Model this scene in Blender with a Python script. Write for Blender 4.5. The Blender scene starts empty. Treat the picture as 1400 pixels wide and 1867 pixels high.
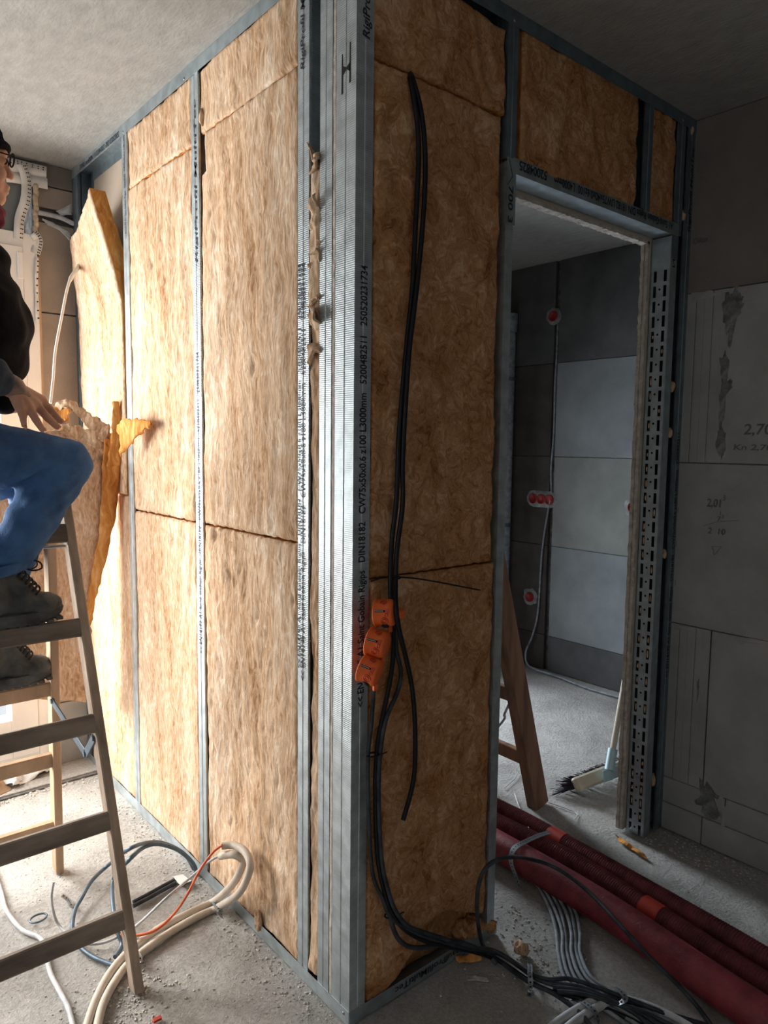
import bpy, bmesh, math, random
import numpy as np
from mathutils import Vector, Matrix, noise
random.seed(7)
SC = bpy.context.scene
COL = SC.collection

# ------------------------------------------------------------------ camera
CAM = Vector((-1.06635, -1.38126, 1.51323))
RT = Vector((0.76510717, -0.64379657, 0.01170401))
UPV = Vector((0.05167857, 0.0795141, 0.99549326))
FW = Vector((0.64182578, 0.76105419, -0.0941073))
FPX = 1314.92
cd = bpy.data.cameras.new('camera'); cam = bpy.data.objects.new('camera', cd); COL.objects.link(cam)
cd.sensor_fit = 'VERTICAL'; cd.sensor_height = 24.0; cd.lens = FPX / 1867.0 * 24.0
cd.clip_start = 0.02
M = Matrix.Identity(4)
for i in range(3):
    M[i][0] = RT[i]; M[i][1] = UPV[i]; M[i][2] = -FW[i]; M[i][3] = CAM[i]
cam.matrix_world = M
SC.camera = cam

# ------------------------------------------------------------------ light
SC.view_settings.view_transform = 'Standard'
SC.view_settings.look = 'None'
SC.view_settings.gamma = 1.0
SC.view_settings.use_curve_mapping = False
SC.view_settings.exposure = 0.0
w = bpy.data.worlds.new('overcast_sky'); SC.world = w; w.use_nodes = True
bg = w.node_tree.nodes['Background']; bg.inputs[0].default_value = (0.86, 0.93, 1.0, 1); bg.inputs[1].default_value = 1.0

def area(name, loc, sx, sy, direction, power, color):
    l = bpy.data.lights.new(name, 'AREA'); l.shape = 'RECTANGLE'; l.size = sx; l.size_y = sy
    l.energy = power; l.color = color
    o = bpy.data.objects.new(name, l); COL.objects.link(o); o.location = loc
    o.rotation_euler = Vector(direction).to_track_quat('-Z', 'Z').to_euler()
    return o
area('daylight_balcony_door', (-1.40, 2.30, 1.22), 1.3, 1.4, (0.62, -1, -0.45), 250, (1.0, 0.965, 0.91))
area('daylight_far_window', (1.58, 2.60, .95), 0.55, 1.1, (-0.02, -1, -0.55), 120, (0.84, 0.92, 1.0))
area('fill_light_side', (-3.1, -0.6, 1.5), 1.5, 1.3, (1, 0.3, -0.55), 3, (0.88, 0.94, 1.0))  # added fill lamp, brightens the right partition from out of view

# ------------------------------------------------------------------ helpers
def ray(px, py):
    return FW + RT * ((px - 700) / FPX) - UPV * ((py - 933.5) / FPX)
def at(px, py, ax, val):
    """point of the photograph on the world plane axis=val"""
    d = ray(px, py); t = (val - CAM[ax]) / d[ax]
    return CAM + d * t

def tag(o, label=None, cat=None, group=None, kind=None):
    if label: o['label'] = label
    if cat: o['category'] = cat
    if group: o['group'] = group
    if kind: o['kind'] = kind
    return o
def thing(name, loc, label, cat, group=None):
    o = bpy.data.objects.new(name, None); COL.objects.link(o); o.location = loc
    o.empty_display_size = 0.05
    return tag(o, label, cat, group)
def setting(name, me_or_none=None):
    o = bpy.data.objects.new(name, me_or_none); COL.objects.link(o); o['kind'] = 'structure'
    return o

class MB:
    def __init__(s): s.v = []; s.f = []; s.sm = []
    def add(s, vs, fs, smooth=False):
        b = len(s.v); s.v += [tuple(x) for x in vs]; s.f += [tuple(i + b for i in f) for f in fs]; s.sm += [smooth] * len(fs)
        return s
    def box(s, lo, hi, m=None):
        a, b = lo, hi
        vs = [Vector((x, y, z)) for z in (a[2], b[2]) for y in (a[1], b[1]) for x in (a[0], b[0])]
        if m is not None: vs = [m @ q for q in vs]
        return s.add(vs, [(0,2,3,1),(4,5,7,6),(0,1,5,4),(2,6,7,3),(0,4,6,2),(1,3,7,5)])
    def bevbox(s, lo, hi, b=0.003, m=None):
        bm = bmesh.new()
        bmesh.ops.create_cube(bm, size=1.0)
        for q in bm.verts:
            q.co = Vector([(lo[i] + hi[i]) / 2 + q.co[i] * (hi[i] - lo[i]) for i in range(3)])
        bmesh.ops.bevel(bm, geom=bm.edges[:], offset=b, segments=1, affect='EDGES')
        bm.verts.index_update()
        vs = [q.co.copy() for q in bm.verts]
        if m is not None: vs = [m @ q for q in vs]
        s.add(vs, [tuple(q.index for q in f.verts) for f in bm.faces]); bm.free()
        return s
    def bar(s, p0, p1, w, h, up=(0,0,1), bev=0.0):
        """box beam p0->p1; w across, h along up"""
        p0 = Vector(p0); p1 = Vector(p1); d = (p1 - p0); L = d.length; d.normalize()
        x = d.cross(Vector(up)).normalized(); y = x.cross(d).normalized()
        m = Matrix.Identity(4)
        for i in range(3): m[i][0] = x[i]; m[i][1] = y[i]; m[i][2] = d[i]; m[i][3] = p0[i]
        lo = (-w/2, -h/2, 0); hi = (w/2, h/2, L)
        return s.bevbox(lo, hi, bev, m) if bev else s.box(lo, hi, m)
    def tube(s, pts, r, n=10, cap=True):
        """r number or function of 0..1 and index"""
        P = [Vector(p) for p in pts]; N = len(P)
        T = [(P[min(i+1, N-1)] - P[max(i-1, 0)]).normalized() for i in range(N)]
        ref = Vector((0,0,1)) if abs(T[0].z) < .9 else Vector((1,0,0))
        x = T[0].cross(ref).normalized(); vs = []
        for i in range(N):
            x = (x - T[i] * x.dot(T[i])).normalized(); y = T[i].cross(x)
            rr = r(i / max(N-1, 1), i) if callable(r) else r
            for k in range(n):
                a = 2 * math.pi * k / n
                vs.append(P[i] + (x * math.cos(a) + y * math.sin(a)) * rr)
        fs = [(i*n+k, i*n+(k+1) % n, (i+1)*n+(k+1) % n, (i+1)*n+k) for i in range(N-1) for k in range(n)]
        s.add(vs, fs, True)
        if cap:
            s.add(vs[:n], [tuple(range(n))[::-1]]); s.add(vs[-n:], [tuple(range(n))])
        return s
    def lathe(s, prof, n=24, m=None, smooth=True):
        """prof = (r,z) list around local z"""
        vs = []
        for (r, z) in prof:
            for k in range(n):
                a = 2*math.pi*k/n; q = Vector((r*math.cos(a), r*math.sin(a), z)); vs.append(m @ q if m is not None else q)
        fs = [(i*n+k, i*n+(k+1) % n, (i+1)*n+(k+1) % n, (i+1)*n+k) for i in range(len(prof)-1) for k in range(n)]
        return s.add(vs, fs, smooth)
    def ell(s, c, rad, m=None, nu=16, nv=10):
        vs = []; c = Vector(c)
        for j in range(nv + 1):
            th = math.pi * j / nv
            for k in range(nu):
                a = 2*math.pi*k/nu
                q = Vector((rad[0]*math.sin(th)*math.cos(a), rad[1]*math.sin(th)*math.sin(a), rad[2]*math.cos(th)))
                if m is not None: q = m @ q
                vs.append(c + q)
        fs = [(j*nu+k, (j+1)*nu+k, (j+1)*nu+(k+1) % nu, j*nu+(k+1) % nu) for j in range(nv) for k in range(nu)]
        return s.add(vs, fs, True)
    def cap2(s, p0, p1, r0, r1):
        """tapered capsule for remeshing"""
        p0 = Vector(p0); p1 = Vector(p1)
        s.tube([p0, p0.lerp(p1, .5), p1], lambda t, i: r0 + (r1 - r0) * t, 14)
        s.ell(p0, (r0,)*3); s.ell(p1, (r1,)*3); return s
    def mesh(s, name='m'):
        me = bpy.data.meshes.new(name); me.from_pydata(s.v, [], s.f)
        me.polygons.foreach_set('use_smooth', s.sm); me.update(); return me
    def build(s, name, mat, parent=None, origin=None):
        o0 = Vector(origin) if origin is not None else Vector((0,0,0))
        if parent is not None and origin is None: o0 = parent.location.copy() if parent.parent is None else parent.location + parent.parent.location
        v = s.v
        if o0.length > 0: s.v = [(a-o0.x, b-o0.y, c-o0.z) for a, b, c in v]
        me = s.mesh(name); s.v = v
        if mat: me.materials.append(mat)
        o = bpy.data.objects.new(name, me); COL.objects.link(o)
        if parent is not None:
            o.parent = parent; base = parent.location if parent.parent is None else parent.location + parent.parent.location
            o.location = o0 - base
        else: o.location = o0
        return o

def smooth_path(P, k=6):
    P = [Vector(p) for p in P]; out = []
    for i in range(len(P) - 1):
        p0 = P[max(i-1, 0)]; p1 = P[i]; p2 = P[i+1]; p3 = P[min(i+2, len(P)-1)]
        for j in range(k):
            t = j / k; t2 = t*t; t3 = t2*t
            out.append(0.5 * ((2*p1) + (p2-p0)*t + (2*p0-5*p1+4*p2-p3)*t2 + (3*p1-p0-3*p2+p3)*t3))
    out.append(P[-1]); return out
def resample(P, step):
    out = [P[0]]; acc = 0
    for a, b in zip(P[:-1], P[1:]):
        L = (b - a).length
        while acc + L >= step:
            t = (step - acc) / L; a = a.lerp(b, t); out.append(a.copy()); L = (b - a).length; acc = 0
            if L < 1e-9: break
        acc += L
    return out

# ------------------------------------------------------------------ materials
def nt(name):
    m = bpy.data.materials.new(name); m.use_nodes = True
    t = m.node_tree; b = t.nodes['Principled BSDF']; return m, t, b
def mat(name, c, rough=0.6, metal=0.0, var=0.12, vscale=8, bump=0.0, bscale=60, spec=0.5, c2=None, stretch=(1,1,1), detail=5):
    m, t, b = nt(name); N = t.nodes; L = t.links
    tc = N.new('ShaderNodeTexCoord'); mp = N.new('ShaderNodeMapping'); mp.inputs['Scale'].default_value = stretch
    L.new(tc.outputs['Object'], mp.inputs['Vector'])
    n = N.new('ShaderNodeTexNoise'); n.inputs['Scale'].default_value = vscale; n.inputs['Detail'].default_value = detail
    n.inputs['Roughness'].default_value = .6
    L.new(mp.outputs[0], n.inputs['Vector'])
    r = N.new('ShaderNodeValToRGB'); L.new(n.outputs['Fac'], r.inputs[0])
    c2 = c2 or tuple(x * (1 - 2*var) for x in c); c1 = tuple(min(1, x * (1 + var)) for x in c)
    r.color_ramp.elements[0].color = (*c2, 1); r.color_ramp.elements[1].color = (*c1, 1)
    r.color_ramp.elements[0].position = .3; r.color_ramp.elements[1].position = .68
    L.new(r.outputs[0], b.inputs['Base Color'])
    b.inputs['Roughness'].default_value = rough; b.inputs['Metallic'].default_value = metal
    b.inputs['Specular IOR Level'].default_value = spec
    if bump:
        n2 = N.new('ShaderNodeTexNoise'); n2.inputs['Scale'].default_value = bscale; n2.inputs['Detail'].default_value = 6
        L.new(mp.outputs[0], n2.inputs['Vector'])
        bp = N.new('ShaderNodeBump'); bp.inputs['Strength'].default_value = bump; bp.inputs['Distance'].default_value = .01
        L.new(n2.outputs['Fac'], bp.inputs['Height']); L.new(bp.outputs[0], b.inputs['Normal'])
    return m

def wool_mat(name, stretch, dark, mid, light, pale, seed, fs=95):
    """fibrous glass wool: warped streaky noise, fibre relief"""
    m, t, b = nt(name); N = t.nodes; L = t.links
    tc = N.new('ShaderNodeTexCoord')
    w1 = N.new('ShaderNodeTexNoise'); w1.inputs['Scale'].default_value = 7 if stretch[2] < 1 else 11; w1.inputs['Detail'].default_value = 3
    L.new(tc.outputs['Object'], w1.inputs['Vector'])
    sub = N.new('ShaderNodeVectorMath'); sub.operation = 'SUBTRACT'; sub.inputs[1].default_value = (.5, .5, .5)
    L.new(w1.outputs['Color'], sub.inputs[0])
    sc = N.new('ShaderNodeVectorMath'); sc.operation = 'SCALE'; sc.inputs['Scale'].default_value = .07 if stretch[2] < 1 else .13
    L.new(sub.outputs[0], sc.inputs[0])
    ad = N.new('ShaderNodeVectorMath'); L.new(tc.outputs['Object'], ad.inputs[0]); L.new(sc.outputs[0], ad.inputs[1])
    mp = N.new('ShaderNodeMapping'); mp.inputs['Scale'].default_value = stretch; mp.inputs['Location'].default_value = (seed, seed*2, seed)
    L.new(ad.outputs[0], mp.inputs['Vector'])
    fib = N.new('ShaderNodeTexNoise'); fib.inputs['Scale'].default_value = fs; fib.inputs['Detail'].default_value = 7; fib.inputs['Roughness'].default_value = .62; fib.inputs['Distortion'].default_value = .35 if stretch[2] < 1 else 1.5
    L.new(mp.outputs[0], fib.inputs['Vector'])
    big = N.new('ShaderNodeTexNoise'); big.inputs['Scale'].default_value = 6.5; big.inputs['Detail'].default_value = 4; big.inputs['Distortion'].default_value = .8
    L.new(mp.outputs[0], big.inputs['Vector'])
    mx = N.new('ShaderNodeMath'); mx.operation = 'MULTIPLY_ADD'; mx.inputs[1].default_value = .62; 
    L.new(fib.outputs['Fac'], mx.inputs[0])
    sb = N.new('ShaderNodeMath'); sb.operation = 'MULTIPLY'; sb.inputs[1].default_value = .42; L.new(big.outputs['Fac'], sb.inputs[0])
    L.new(sb.outputs[0], mx.inputs[2])
    r = N.new('ShaderNodeValToRGB'); L.new(mx.outputs[0], r.inputs[0]); e = r.color_ramp.elements
    e[0].position = .36; e[0].color = (*dark, 1); e[1].position = .66; e[1].color = (*pale, 1)
    a = e.new(.46); a.color = (*mid, 1); a = e.new(.56); a.color = (*light, 1)
    L.new(r.outputs[0], b.inputs['Base Color'])
    b.inputs['Roughness'].default_value = .95; b.inputs['Specular IOR Level'].default_value = .1
    bp = N.new('ShaderNodeBump'); bp.inputs['Strength'].default_value = .8; bp.inputs['Distance'].default_value = .006
    L.new(fib.outputs['Fac'], bp.inputs['Height']); L.new(bp.outputs[0], b.inputs['Normal'])
    return m

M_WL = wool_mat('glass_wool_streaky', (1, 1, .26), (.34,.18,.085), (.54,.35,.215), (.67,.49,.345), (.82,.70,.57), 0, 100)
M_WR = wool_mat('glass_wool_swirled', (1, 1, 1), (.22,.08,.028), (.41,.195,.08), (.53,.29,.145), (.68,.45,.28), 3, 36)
M_WE = wool_mat('glass_wool_cut_edge', (1, 1, .12), (.36,.12,.025), (.56,.22,.055), (.68,.32,.09), (.80,.47,.20), 5, 60)

def steel_mat(name, c, rough, ribs=True, spangle=.10):
    m, t, b = nt(name); N = t.nodes; L = t.links
    tc = N.new('ShaderNodeTexCoord')
    n = N.new('ShaderNodeTexNoise'); n.inputs['Scale'].default_value = 22; n.inputs['Detail'].default_value = 5
    L.new(tc.outputs['Object'], n.inputs['Vector'])
    r = N.new('ShaderNodeValToRGB'); L.new(n.outputs['Fac'], r.inputs[0])
    r.color_ramp.elements[0].color = (*[x*(1-spangle*2) for x in c], 1); r.color_ramp.elements[1].color = (*[min(1, x*(1+spangle)) for x in c], 1)
    r.color_ramp.elements[0].position = .35; r.color_ramp.elements[1].position = .65
    L.new(r.outputs[0], b.inputs['Base Color']); b.inputs['Metallic'].default_value = .75; 
    rr = N.new('ShaderNodeMapRange'); L.new(n.outputs['Fac'], rr.inputs[0]); rr.inputs[3].default_value = rough - .08; rr.inputs[4].default_value = rough + .1
    L.new(rr.outputs[0], b.inputs['Roughness'])
    if ribs:
        wv = N.new('ShaderNodeTexWave'); wv.bands_direction = 'Z'; wv.inputs['Scale'].default_value = 62
        L.new(tc.outputs['Object'], wv.inputs['Vector'])
        bp = N.new('ShaderNodeBump'); bp.inputs['Strength'].default_value = .35; bp.inputs['Distance'].default_value = .0012
        L.new(wv.outputs['Fac'], bp.inputs['Height']); L.new(bp.outputs[0], b.inputs['Normal'])
    return m
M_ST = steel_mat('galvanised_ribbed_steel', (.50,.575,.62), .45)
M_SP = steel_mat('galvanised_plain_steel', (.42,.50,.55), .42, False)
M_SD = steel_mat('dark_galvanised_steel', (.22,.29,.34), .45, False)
M_INK = mat('black_print_ink', (.012,.018,.03), .6, var=.05)
M_DARK = mat('black_and_hole_shade', (.01,.01,.012), .9, var=.05)  # flat black painted for shade in holes and gaps, and for real black parts
M_GYP = mat('plasterboard_core', (.55,.50,.45), .95, var=.18, vscale=40, bump=.5, bscale=90)
M_CARD = mat('plasterboard_paper', (.52,.44,.36), .9, var=.05, vscale=6)
M_BLK = mat('calcium_silicate_block', (.34,.345,.34), .92, var=.09, vscale=5, bump=.25, bscale=140, spec=.2)
M_BLKW = mat('calcium_silicate_block_warm', (.37,.31,.26), .92, var=.09, vscale=5, bump=.25, bscale=140, spec=.2)
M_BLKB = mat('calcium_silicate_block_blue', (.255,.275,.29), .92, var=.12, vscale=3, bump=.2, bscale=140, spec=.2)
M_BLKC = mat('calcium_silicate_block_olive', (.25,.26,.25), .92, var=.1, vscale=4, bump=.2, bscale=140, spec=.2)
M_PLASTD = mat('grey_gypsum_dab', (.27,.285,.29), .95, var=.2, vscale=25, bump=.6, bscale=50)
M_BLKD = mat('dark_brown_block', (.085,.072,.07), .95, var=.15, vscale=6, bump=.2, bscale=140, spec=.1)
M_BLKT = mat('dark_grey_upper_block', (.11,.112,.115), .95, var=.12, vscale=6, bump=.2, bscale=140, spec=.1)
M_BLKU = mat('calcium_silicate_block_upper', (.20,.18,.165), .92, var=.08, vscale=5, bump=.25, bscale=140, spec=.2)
M_MOR = mat('joint_mortar', (.13,.13,.13), .98, var=.3, vscale=30, bump=.5, bscale=80)
M_SMEAR = mat('dark_mortar_smear', (.19,.195,.20), .98, c2=(.08,.083,.088), var=.4, vscale=25, bump=.8, bscale=70)
M_PLAST = mat('white_gypsum_dab', (.62,.64,.66), .9, var=.15, vscale=25, bump=.6, bscale=50)
M_CEIL = mat('raw_concrete_ceiling', (.31,.305,.29), .9, var=.085, vscale=22, bump=.35, bscale=70, stretch=(1.6,.7,1), detail=9, spec=.2)
M_PVCW = mat('white_pvc', (.80,.80,.79), .4, var=.03)
M_SHUT = mat('shutter_box_grey', (.16,.18,.19), .6, var=.05)
M_TAPE = mat('white_sealing_tape', (.78,.77,.75), .7, var=.06, bump=.2, bscale=30)
M_FOAM = mat('cream_mounting_foam', (.62,.50,.36), .95, var=.15, vscale=25, bump=.8, bscale=50)
M_WOODG = mat('weathered_dusty_wood', (.24,.20,.17), .85, var=.3, vscale=14, bump=.4, bscale=40, stretch=(.25,1,1), spec=.2)
M_WOODS = mat('weathered_wood_stile', (.42,.33,.26), .85, var=.28, vscale=14, bump=.35, bscale=40, stretch=(1,1,.18), spec=.2)
M_WOODT = mat('tan_wood', (.52,.36,.24), .8, var=.15, vscale=10, bump=.2, bscale=40, stretch=(1,1,.2), spec=.2)
M_WOODB = mat('brown_wood', (.26,.145,.09), .7, var=.3, vscale=14, bump=.3, bscale=50, stretch=(1,1,.15), spec=.3)
M_STRAP = mat('blue_grey_hinge_steel', (.12,.17,.22), .5, .5, var=.2, vscale=20)
M_BLKCAB = mat('black_cable_sheath', (.006,.008,.012), .38, var=.3, vscale=40, spec=.3)
M_DUSTCAB = mat('dusty_black_cable', (.05,.06,.075), .5, c2=(.007,.009,.013), vscale=22, spec=.35)
M_GREYCAB = mat('dusty_grey_cable', (.30,.34,.38), .75, var=.25, vscale=30)
M_LGREY = mat('light_grey_cable', (.55,.57,.60), .6, var=.15, vscale=30)
M_WHCAB = mat('white_cable', (.78,.76,.73), .5, var=.05)
M_CREAM = mat('cream_conduit', (.60,.53,.45), .55, var=.1, vscale=20)
M_ORW = mat('orange_wire', (.75,.16,.06), .5, var=.08)
M_ORB = mat('orange_plastic', (.95,.17,.035), .42, var=.08, vscale=20)
M_ORD = mat('dark_orange_plastic', (.50,.055,.012), .45, var=.08)
M_REDB = mat('red_plastic', (.30,.014,.016), .4, var=.1)
M_PIPE = mat('dusty_crimson_pipe', (.26,.035,.045), .5, c2=(.13,.012,.02), vscale=14, bump=.25, bscale=90)
M_PIPEC = mat('dusty_crimson_corrugated_pipe', (.22,.04,.05), .6, c2=(.085,.01,.016), vscale=22, bump=.3, bscale=120)
M_COUP = mat('bright_red_coupling', (.55,.05,.03), .45, var=.15, vscale=20)
M_BRIS = mat('dark_purple_bristle', (.035,.02,.045), .6, var=.3)
M_BROOM = mat('pale_dusty_broom_wood', (.50,.45,.36), .8, var=.1)
M_BRK = mat('pale_blue_bracket', (.38,.52,.56), .5, .3, var=.1)
M_STEELT = mat('zinc_strap', (.34,.38,.41), .4, .8, var=.15, vscale=30)
M_SKIN = mat('skin', (.50,.27,.19), .55, var=.1, vscale=20, bump=.1, bscale=120)
M_TAT = mat('tattooed_skin', (.33,.20,.155), .6, c2=(.05,.05,.06), vscale=28)
M_JEAN = mat('blue_denim', (.075,.17,.36), .85, c2=(.028,.075,.19), vscale=9, bump=.35, bscale=300, spec=.2)
M_JACK = mat('black_jacket', (.005,.005,.008), .8, var=.2, bump=.3, bscale=30, spec=.12)
M_SLEEVE = mat('dark_blue_sleeve', (.03,.045,.07), .9, var=.2, bump=.3, bscale=80)
M_BEAN = mat('black_knit', (.006,.006,.010), .95, var=.2, bump=.5, bscale=150, spec=.1)
M_SCARF = mat('maroon_scarf', (.16,.02,.04), .95, var=.3, bump=.5, bscale=100)
M_BOOT = mat('dusty_black_leather', (.095,.105,.11), .6, c2=(.009,.011,.014), vscale=11, bump=.3, bscale=60)
M_SOLE = mat('dusty_black_rubber', (.09,.095,.10), .85, c2=(.02,.022,.024), vscale=20, bump=.3, bscale=60)
M_LACE = mat('black_lace', (.02,.02,.02), .8, var=.1)
M_PAPER = mat('white_sheet', (.75,.76,.78), .6, var=.05, bump=.5, bscale=15)
M_CARDB = mat('brown_card_scrap', (.36,.25,.16), .9, var=.1)
M_CHIP = mat('mortar_crumb', (.56,.54,.50), .95, var=.3, vscale=60)
M_PENCIL = mat('pencil_line', (.13,.135,.14), .9, var=.1)
M_GLASS, t_, b_ = nt('window_glass')
t_.nodes.remove(b_)
tr = t_.nodes.new('ShaderNodeBsdfTransparent'); gl = t_.nodes.new('ShaderNodeBsdfGlossy'); gl.inputs['Roughness'].default_value = .02
mxs = t_.nodes.new('ShaderNodeMixShader'); mxs.inputs[0].default_value = .08
t_.links.new(tr.outputs[0], mxs.inputs[1]); t_.links.new(gl.outputs[0], mxs.inputs[2])
t_.links.new(mxs.outputs[0], t_.nodes['Material Output'].inputs['Surface'])

# floor: dusty screed
M_FLOOR, t_, b_ = nt('dusty_raw_screed'); N = t_.nodes; L = t_.links
tc = N.new('ShaderNodeTexCoord')
n1 = N.new('ShaderNodeTexNoise'); n1.inputs['Scale'].default_value = 3; n1.inputs['Detail'].default_value = 8; n1.inputs['Roughness'].default_value = .65
n2 = N.new('ShaderNodeTexNoise'); n2.inputs['Scale'].default_value = 90; n2.inputs['Detail'].default_value = 6; n2.inputs['Roughness'].default_value = .7
for n_ in (n1, n2): L.new(tc.outputs['Object'], n_.inputs['Vector'])
ma = N.new('ShaderNodeMath'); ma.operation = 'MULTIPLY_ADD'; ma.inputs[1].default_value = .5; L.new(n1.outputs['Fac'], ma.inputs[0])
mb = N.new('ShaderNodeMath'); mb.operation = 'MULTIPLY'; mb.inputs[1].default_value = .5; L.new(n2.outputs['Fac'], mb.inputs[0]); L.new(mb.outputs[0], ma.inputs[2])
r = N.new('ShaderNodeValToRGB'); L.new(ma.outputs[0], r.inputs[0])
r.color_ramp.elements[0].position = .36; r.color_ramp.elements[0].color = (.30,.29,.275,1)
r.color_ramp.elements[1].position = .60; r.color_ramp.elements[1].color = (.56,.545,.52,1)
L.new(r.outputs[0], b_.inputs['Base Color']); b_.inputs['Roughness'].default_value = .95; b_.inputs['Specular IOR Level'].default_value = .15
bp = N.new('ShaderNodeBump'); bp.inputs['Strength'].default_value = .9; bp.inputs['Distance'].default_value = .010
L.new(n2.outputs['Fac'], bp.inputs['Height']); L.new(bp.outputs[0], b_.inputs['Normal'])

H = 2.70; XR = 1.568; XB = 2.85; YF = 2.05; XL = -3.2; YB = -3.2
XW = -0.16   # right edge of the balcony door frame

# ------------------------------------------------------------------ setting
def grid_mesh(x0, x1, y0, y1, st, fz):
    nx = int((x1-x0)/st); ny = int((y1-y0)/st); vs = []; fs = []
    for j in range(ny+1):
        for i in range(nx+1):
            x = x0+(x1-x0)*i/nx; y = y0+(y1-y0)*j/ny; vs.append((x, y, fz(x, y)))
    for j in range(ny):
        for i in range(nx):
            a = j*(nx+1)+i; fs.append((a, a+1, a+nx+2, a+nx+1))
    return vs, fs
def fz(x, y):
    return -0.003 + 0.0035*noise.noise((x*9, y*9, 0)) + 0.0028*noise.noise((x*32, y*32, 3))
mb_ = MB(); vs, fs = grid_mesh(-1.2, 2.9, -1.0, 2.1, .016, fz); mb_.add(vs, fs, True)
for a in [(XL, YB, -1.2, 2.4), (2.9, YB, 3.2, 2.4), (-1.2, YB, 2.9, -1.0), (-1.2, 2.1, 2.9, 2.4)]:
    mb_.add([(a[0],a[1],-.003),(a[2],a[1],-.003),(a[2],a[3],-.003),(a[0],a[3],-.003)], [(0,1,2,3)])
mb_.box((XL, YB, -.2), (3.2, 2.4, -.02))
fl = mb_.build('floor', M_FLOOR); fl['kind'] = 'structure'
ce = MB().box((XL-.2, YB-.2, H), (3.2, 2.5, H+.2)).build('ceiling', M_CEIL); ce['kind'] = 'structure'

# facade wall at y=2.05 with the two openings
DW = (-2.25, XW, 0.06, 2.40); W2 = (1.28, 1.95, .10, 1.60)
f = MB(); yo = 2.36; y1 = YF + .012
f.box((XL-.2, y1, 0), (DW[0], yo, H)); f.box((DW[0], y1, DW[3]+.20), (DW[1], yo, H)); f.box((DW[0], y1, -.1), (DW[1], yo, DW[2]-.02))
f.box((DW[1], y1, 0), (W2[0], yo, H)); f.box((W2[0], y1, 0), (W2[1], yo, W2[2])); f.box((W2[0], y1, W2[3]), (W2[1], yo, H)); f.box((W2[1], y1, 0), (3.2, yo, H))
wf = f.build('wall_facade', M_MOR); wf['kind'] = 'structure'
def block(parent, lo, hi, m, b=.0025, name='block'):
    return MB().bevbox(lo, hi, b).build(name, m, parent, origin=((lo[0]+hi[0])/2, (lo[1]+hi[1])/2, lo[2]))
for (xa, xb, za, zb, m) in [(XW, .09, 0, .30, M_BLK), (XW, .09, .305, .80, M_BLKW), (XW, .09, .805, 1.44, M_BLKW), (XW, .09, 1.445, 2.066, M_BLKW), (XW, -.085, 2.071, 2.47, M_BLKW), (XW+.012, .09, 2.072, 2.452, M_BLKW),
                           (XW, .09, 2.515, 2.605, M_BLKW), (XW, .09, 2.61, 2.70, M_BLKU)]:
    if (xa, xb) == (XW, -.085): continue
    block(wf, (xa, YF-.001, za), (xb, YF+.03, zb), m)
for x0 in np.arange(XL, DW[0]-.01, 1.0):
    for k in range(5):
        block(wf, (x0+.003, YF, k*.6+.003), (min(x0+1, DW[0])-.003, YF+.03, min(k*.6+.597, H)), M_BLKW)
for k in range(5):
    for (xa, xb) in ((.12, 1.14), (2.06, 2.83)):
        block(wf, (xa, YF, k*.6+.003), (xb, YF+.03, min(k*.6+.597, H)), M_BLK)

# right block wall x=1.568 (outside the partition)
wr = MB().box((XR+.012, YB, 0), (XR+.2, .0, H)).box((XR+.012, 0, 0), (XR+.2, .1, H)).build('wall_right', M_MOR); wr['kind'] = 'structure'
def rowR(z0, z1, cuts, m, seed=0):
    for a, b in zip(cuts[:-1], cuts[1:]):
        off = random.uniform(-.0012, .0012)
        block(wr, (XR+off, b+.0018, z0+.0015), (XR+.03, a-.0018, z1-.0015), m)
rowR(0, .11, [.09, -.16, -.68, -1.18, -1.68, -2.18, -2.68, YB], M_BLK)
rowR(.11, .215, [.09, -.243, -.76, -1.26, -1.76, -2.26, -2.76, YB], M_BLK)
rowR(.215, .835, [-.157, -1.15, -2.15, YB], M_BLK)
rowR(.835, 1.456, [.09, -.62, -1.62, -2.62, YB], M_BLK)
rowR(1.456, 2.082, [-.150, -1.15, -2.15, YB], M_BLK)
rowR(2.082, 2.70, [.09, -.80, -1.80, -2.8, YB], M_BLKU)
# tongue-and-groove end blocks: vertical ribs of unequal depth in one block
for (z0, z1) in ((.215, .835), (1.456, 2.082)):
    g = MB(); edges = [.09, -.001, -.034, -.038, -.066, -.0665, -.097, -.101, -.128, -.1285, -.1545]; dep = [0, 0, .004, .0, .002, 0, .004, .001, .0025, 0]
    for i in range(10):
        g.bevbox((XR+dep[i], edges[i+1], z0+.0015), (XR+.03, edges[i], z1-.0015), .0004)
    g.build('block', M_BLK, wr, origin=(XR, -.07, z0))
# mortar smears and dabs on the right wall
def smear(parent, outline, ax, val, th, m, name, out=-1):
    """irregular lump outline (photo pixels) on a wall plane"""
    P = [at(px, py, ax, val) for px, py in outline]
    c = sum(P, Vector()) / len(P); n = len(P); d = Vector((0,0,0)); d[ax] = out*th
    P2 = []
    for i in range(n):
        a, b = P[i], P[(i+1) % n]
        for t in (0, .2, .4, .6, .8):
            q = a.lerp(b, t); q = c + (q-c)*(1 + .35*noise.noise((q.x*50, q.y*50, q.z*50)) + .2*noise.noise((q.x*150, q.y*150, q.z*150))); P2.append(q)
    n = len(P2); P3 = [c + (q-c)*.75 + d*(.7+.5*noise.noise(q*40)) for q in P2]; P4 = [c + (q-c)*.35 + d*1.1 for q in P2]
    vs = P2 + P3 + P4 + [c + d*1.2]
    fs = [(i, (i+1) % n, n+(i+1) % n, n+i) for i in range(n)] + [(n+i, n+(i+1) % n, 2*n+(i+1) % n, 2*n+i) for i in range(n)] + [(2*n+i, 2*n+(i+1) % n, 3*n) for i in range(n)]
    return MB().add(vs, fs, True).build(name, m, parent, origin=c)
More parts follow.
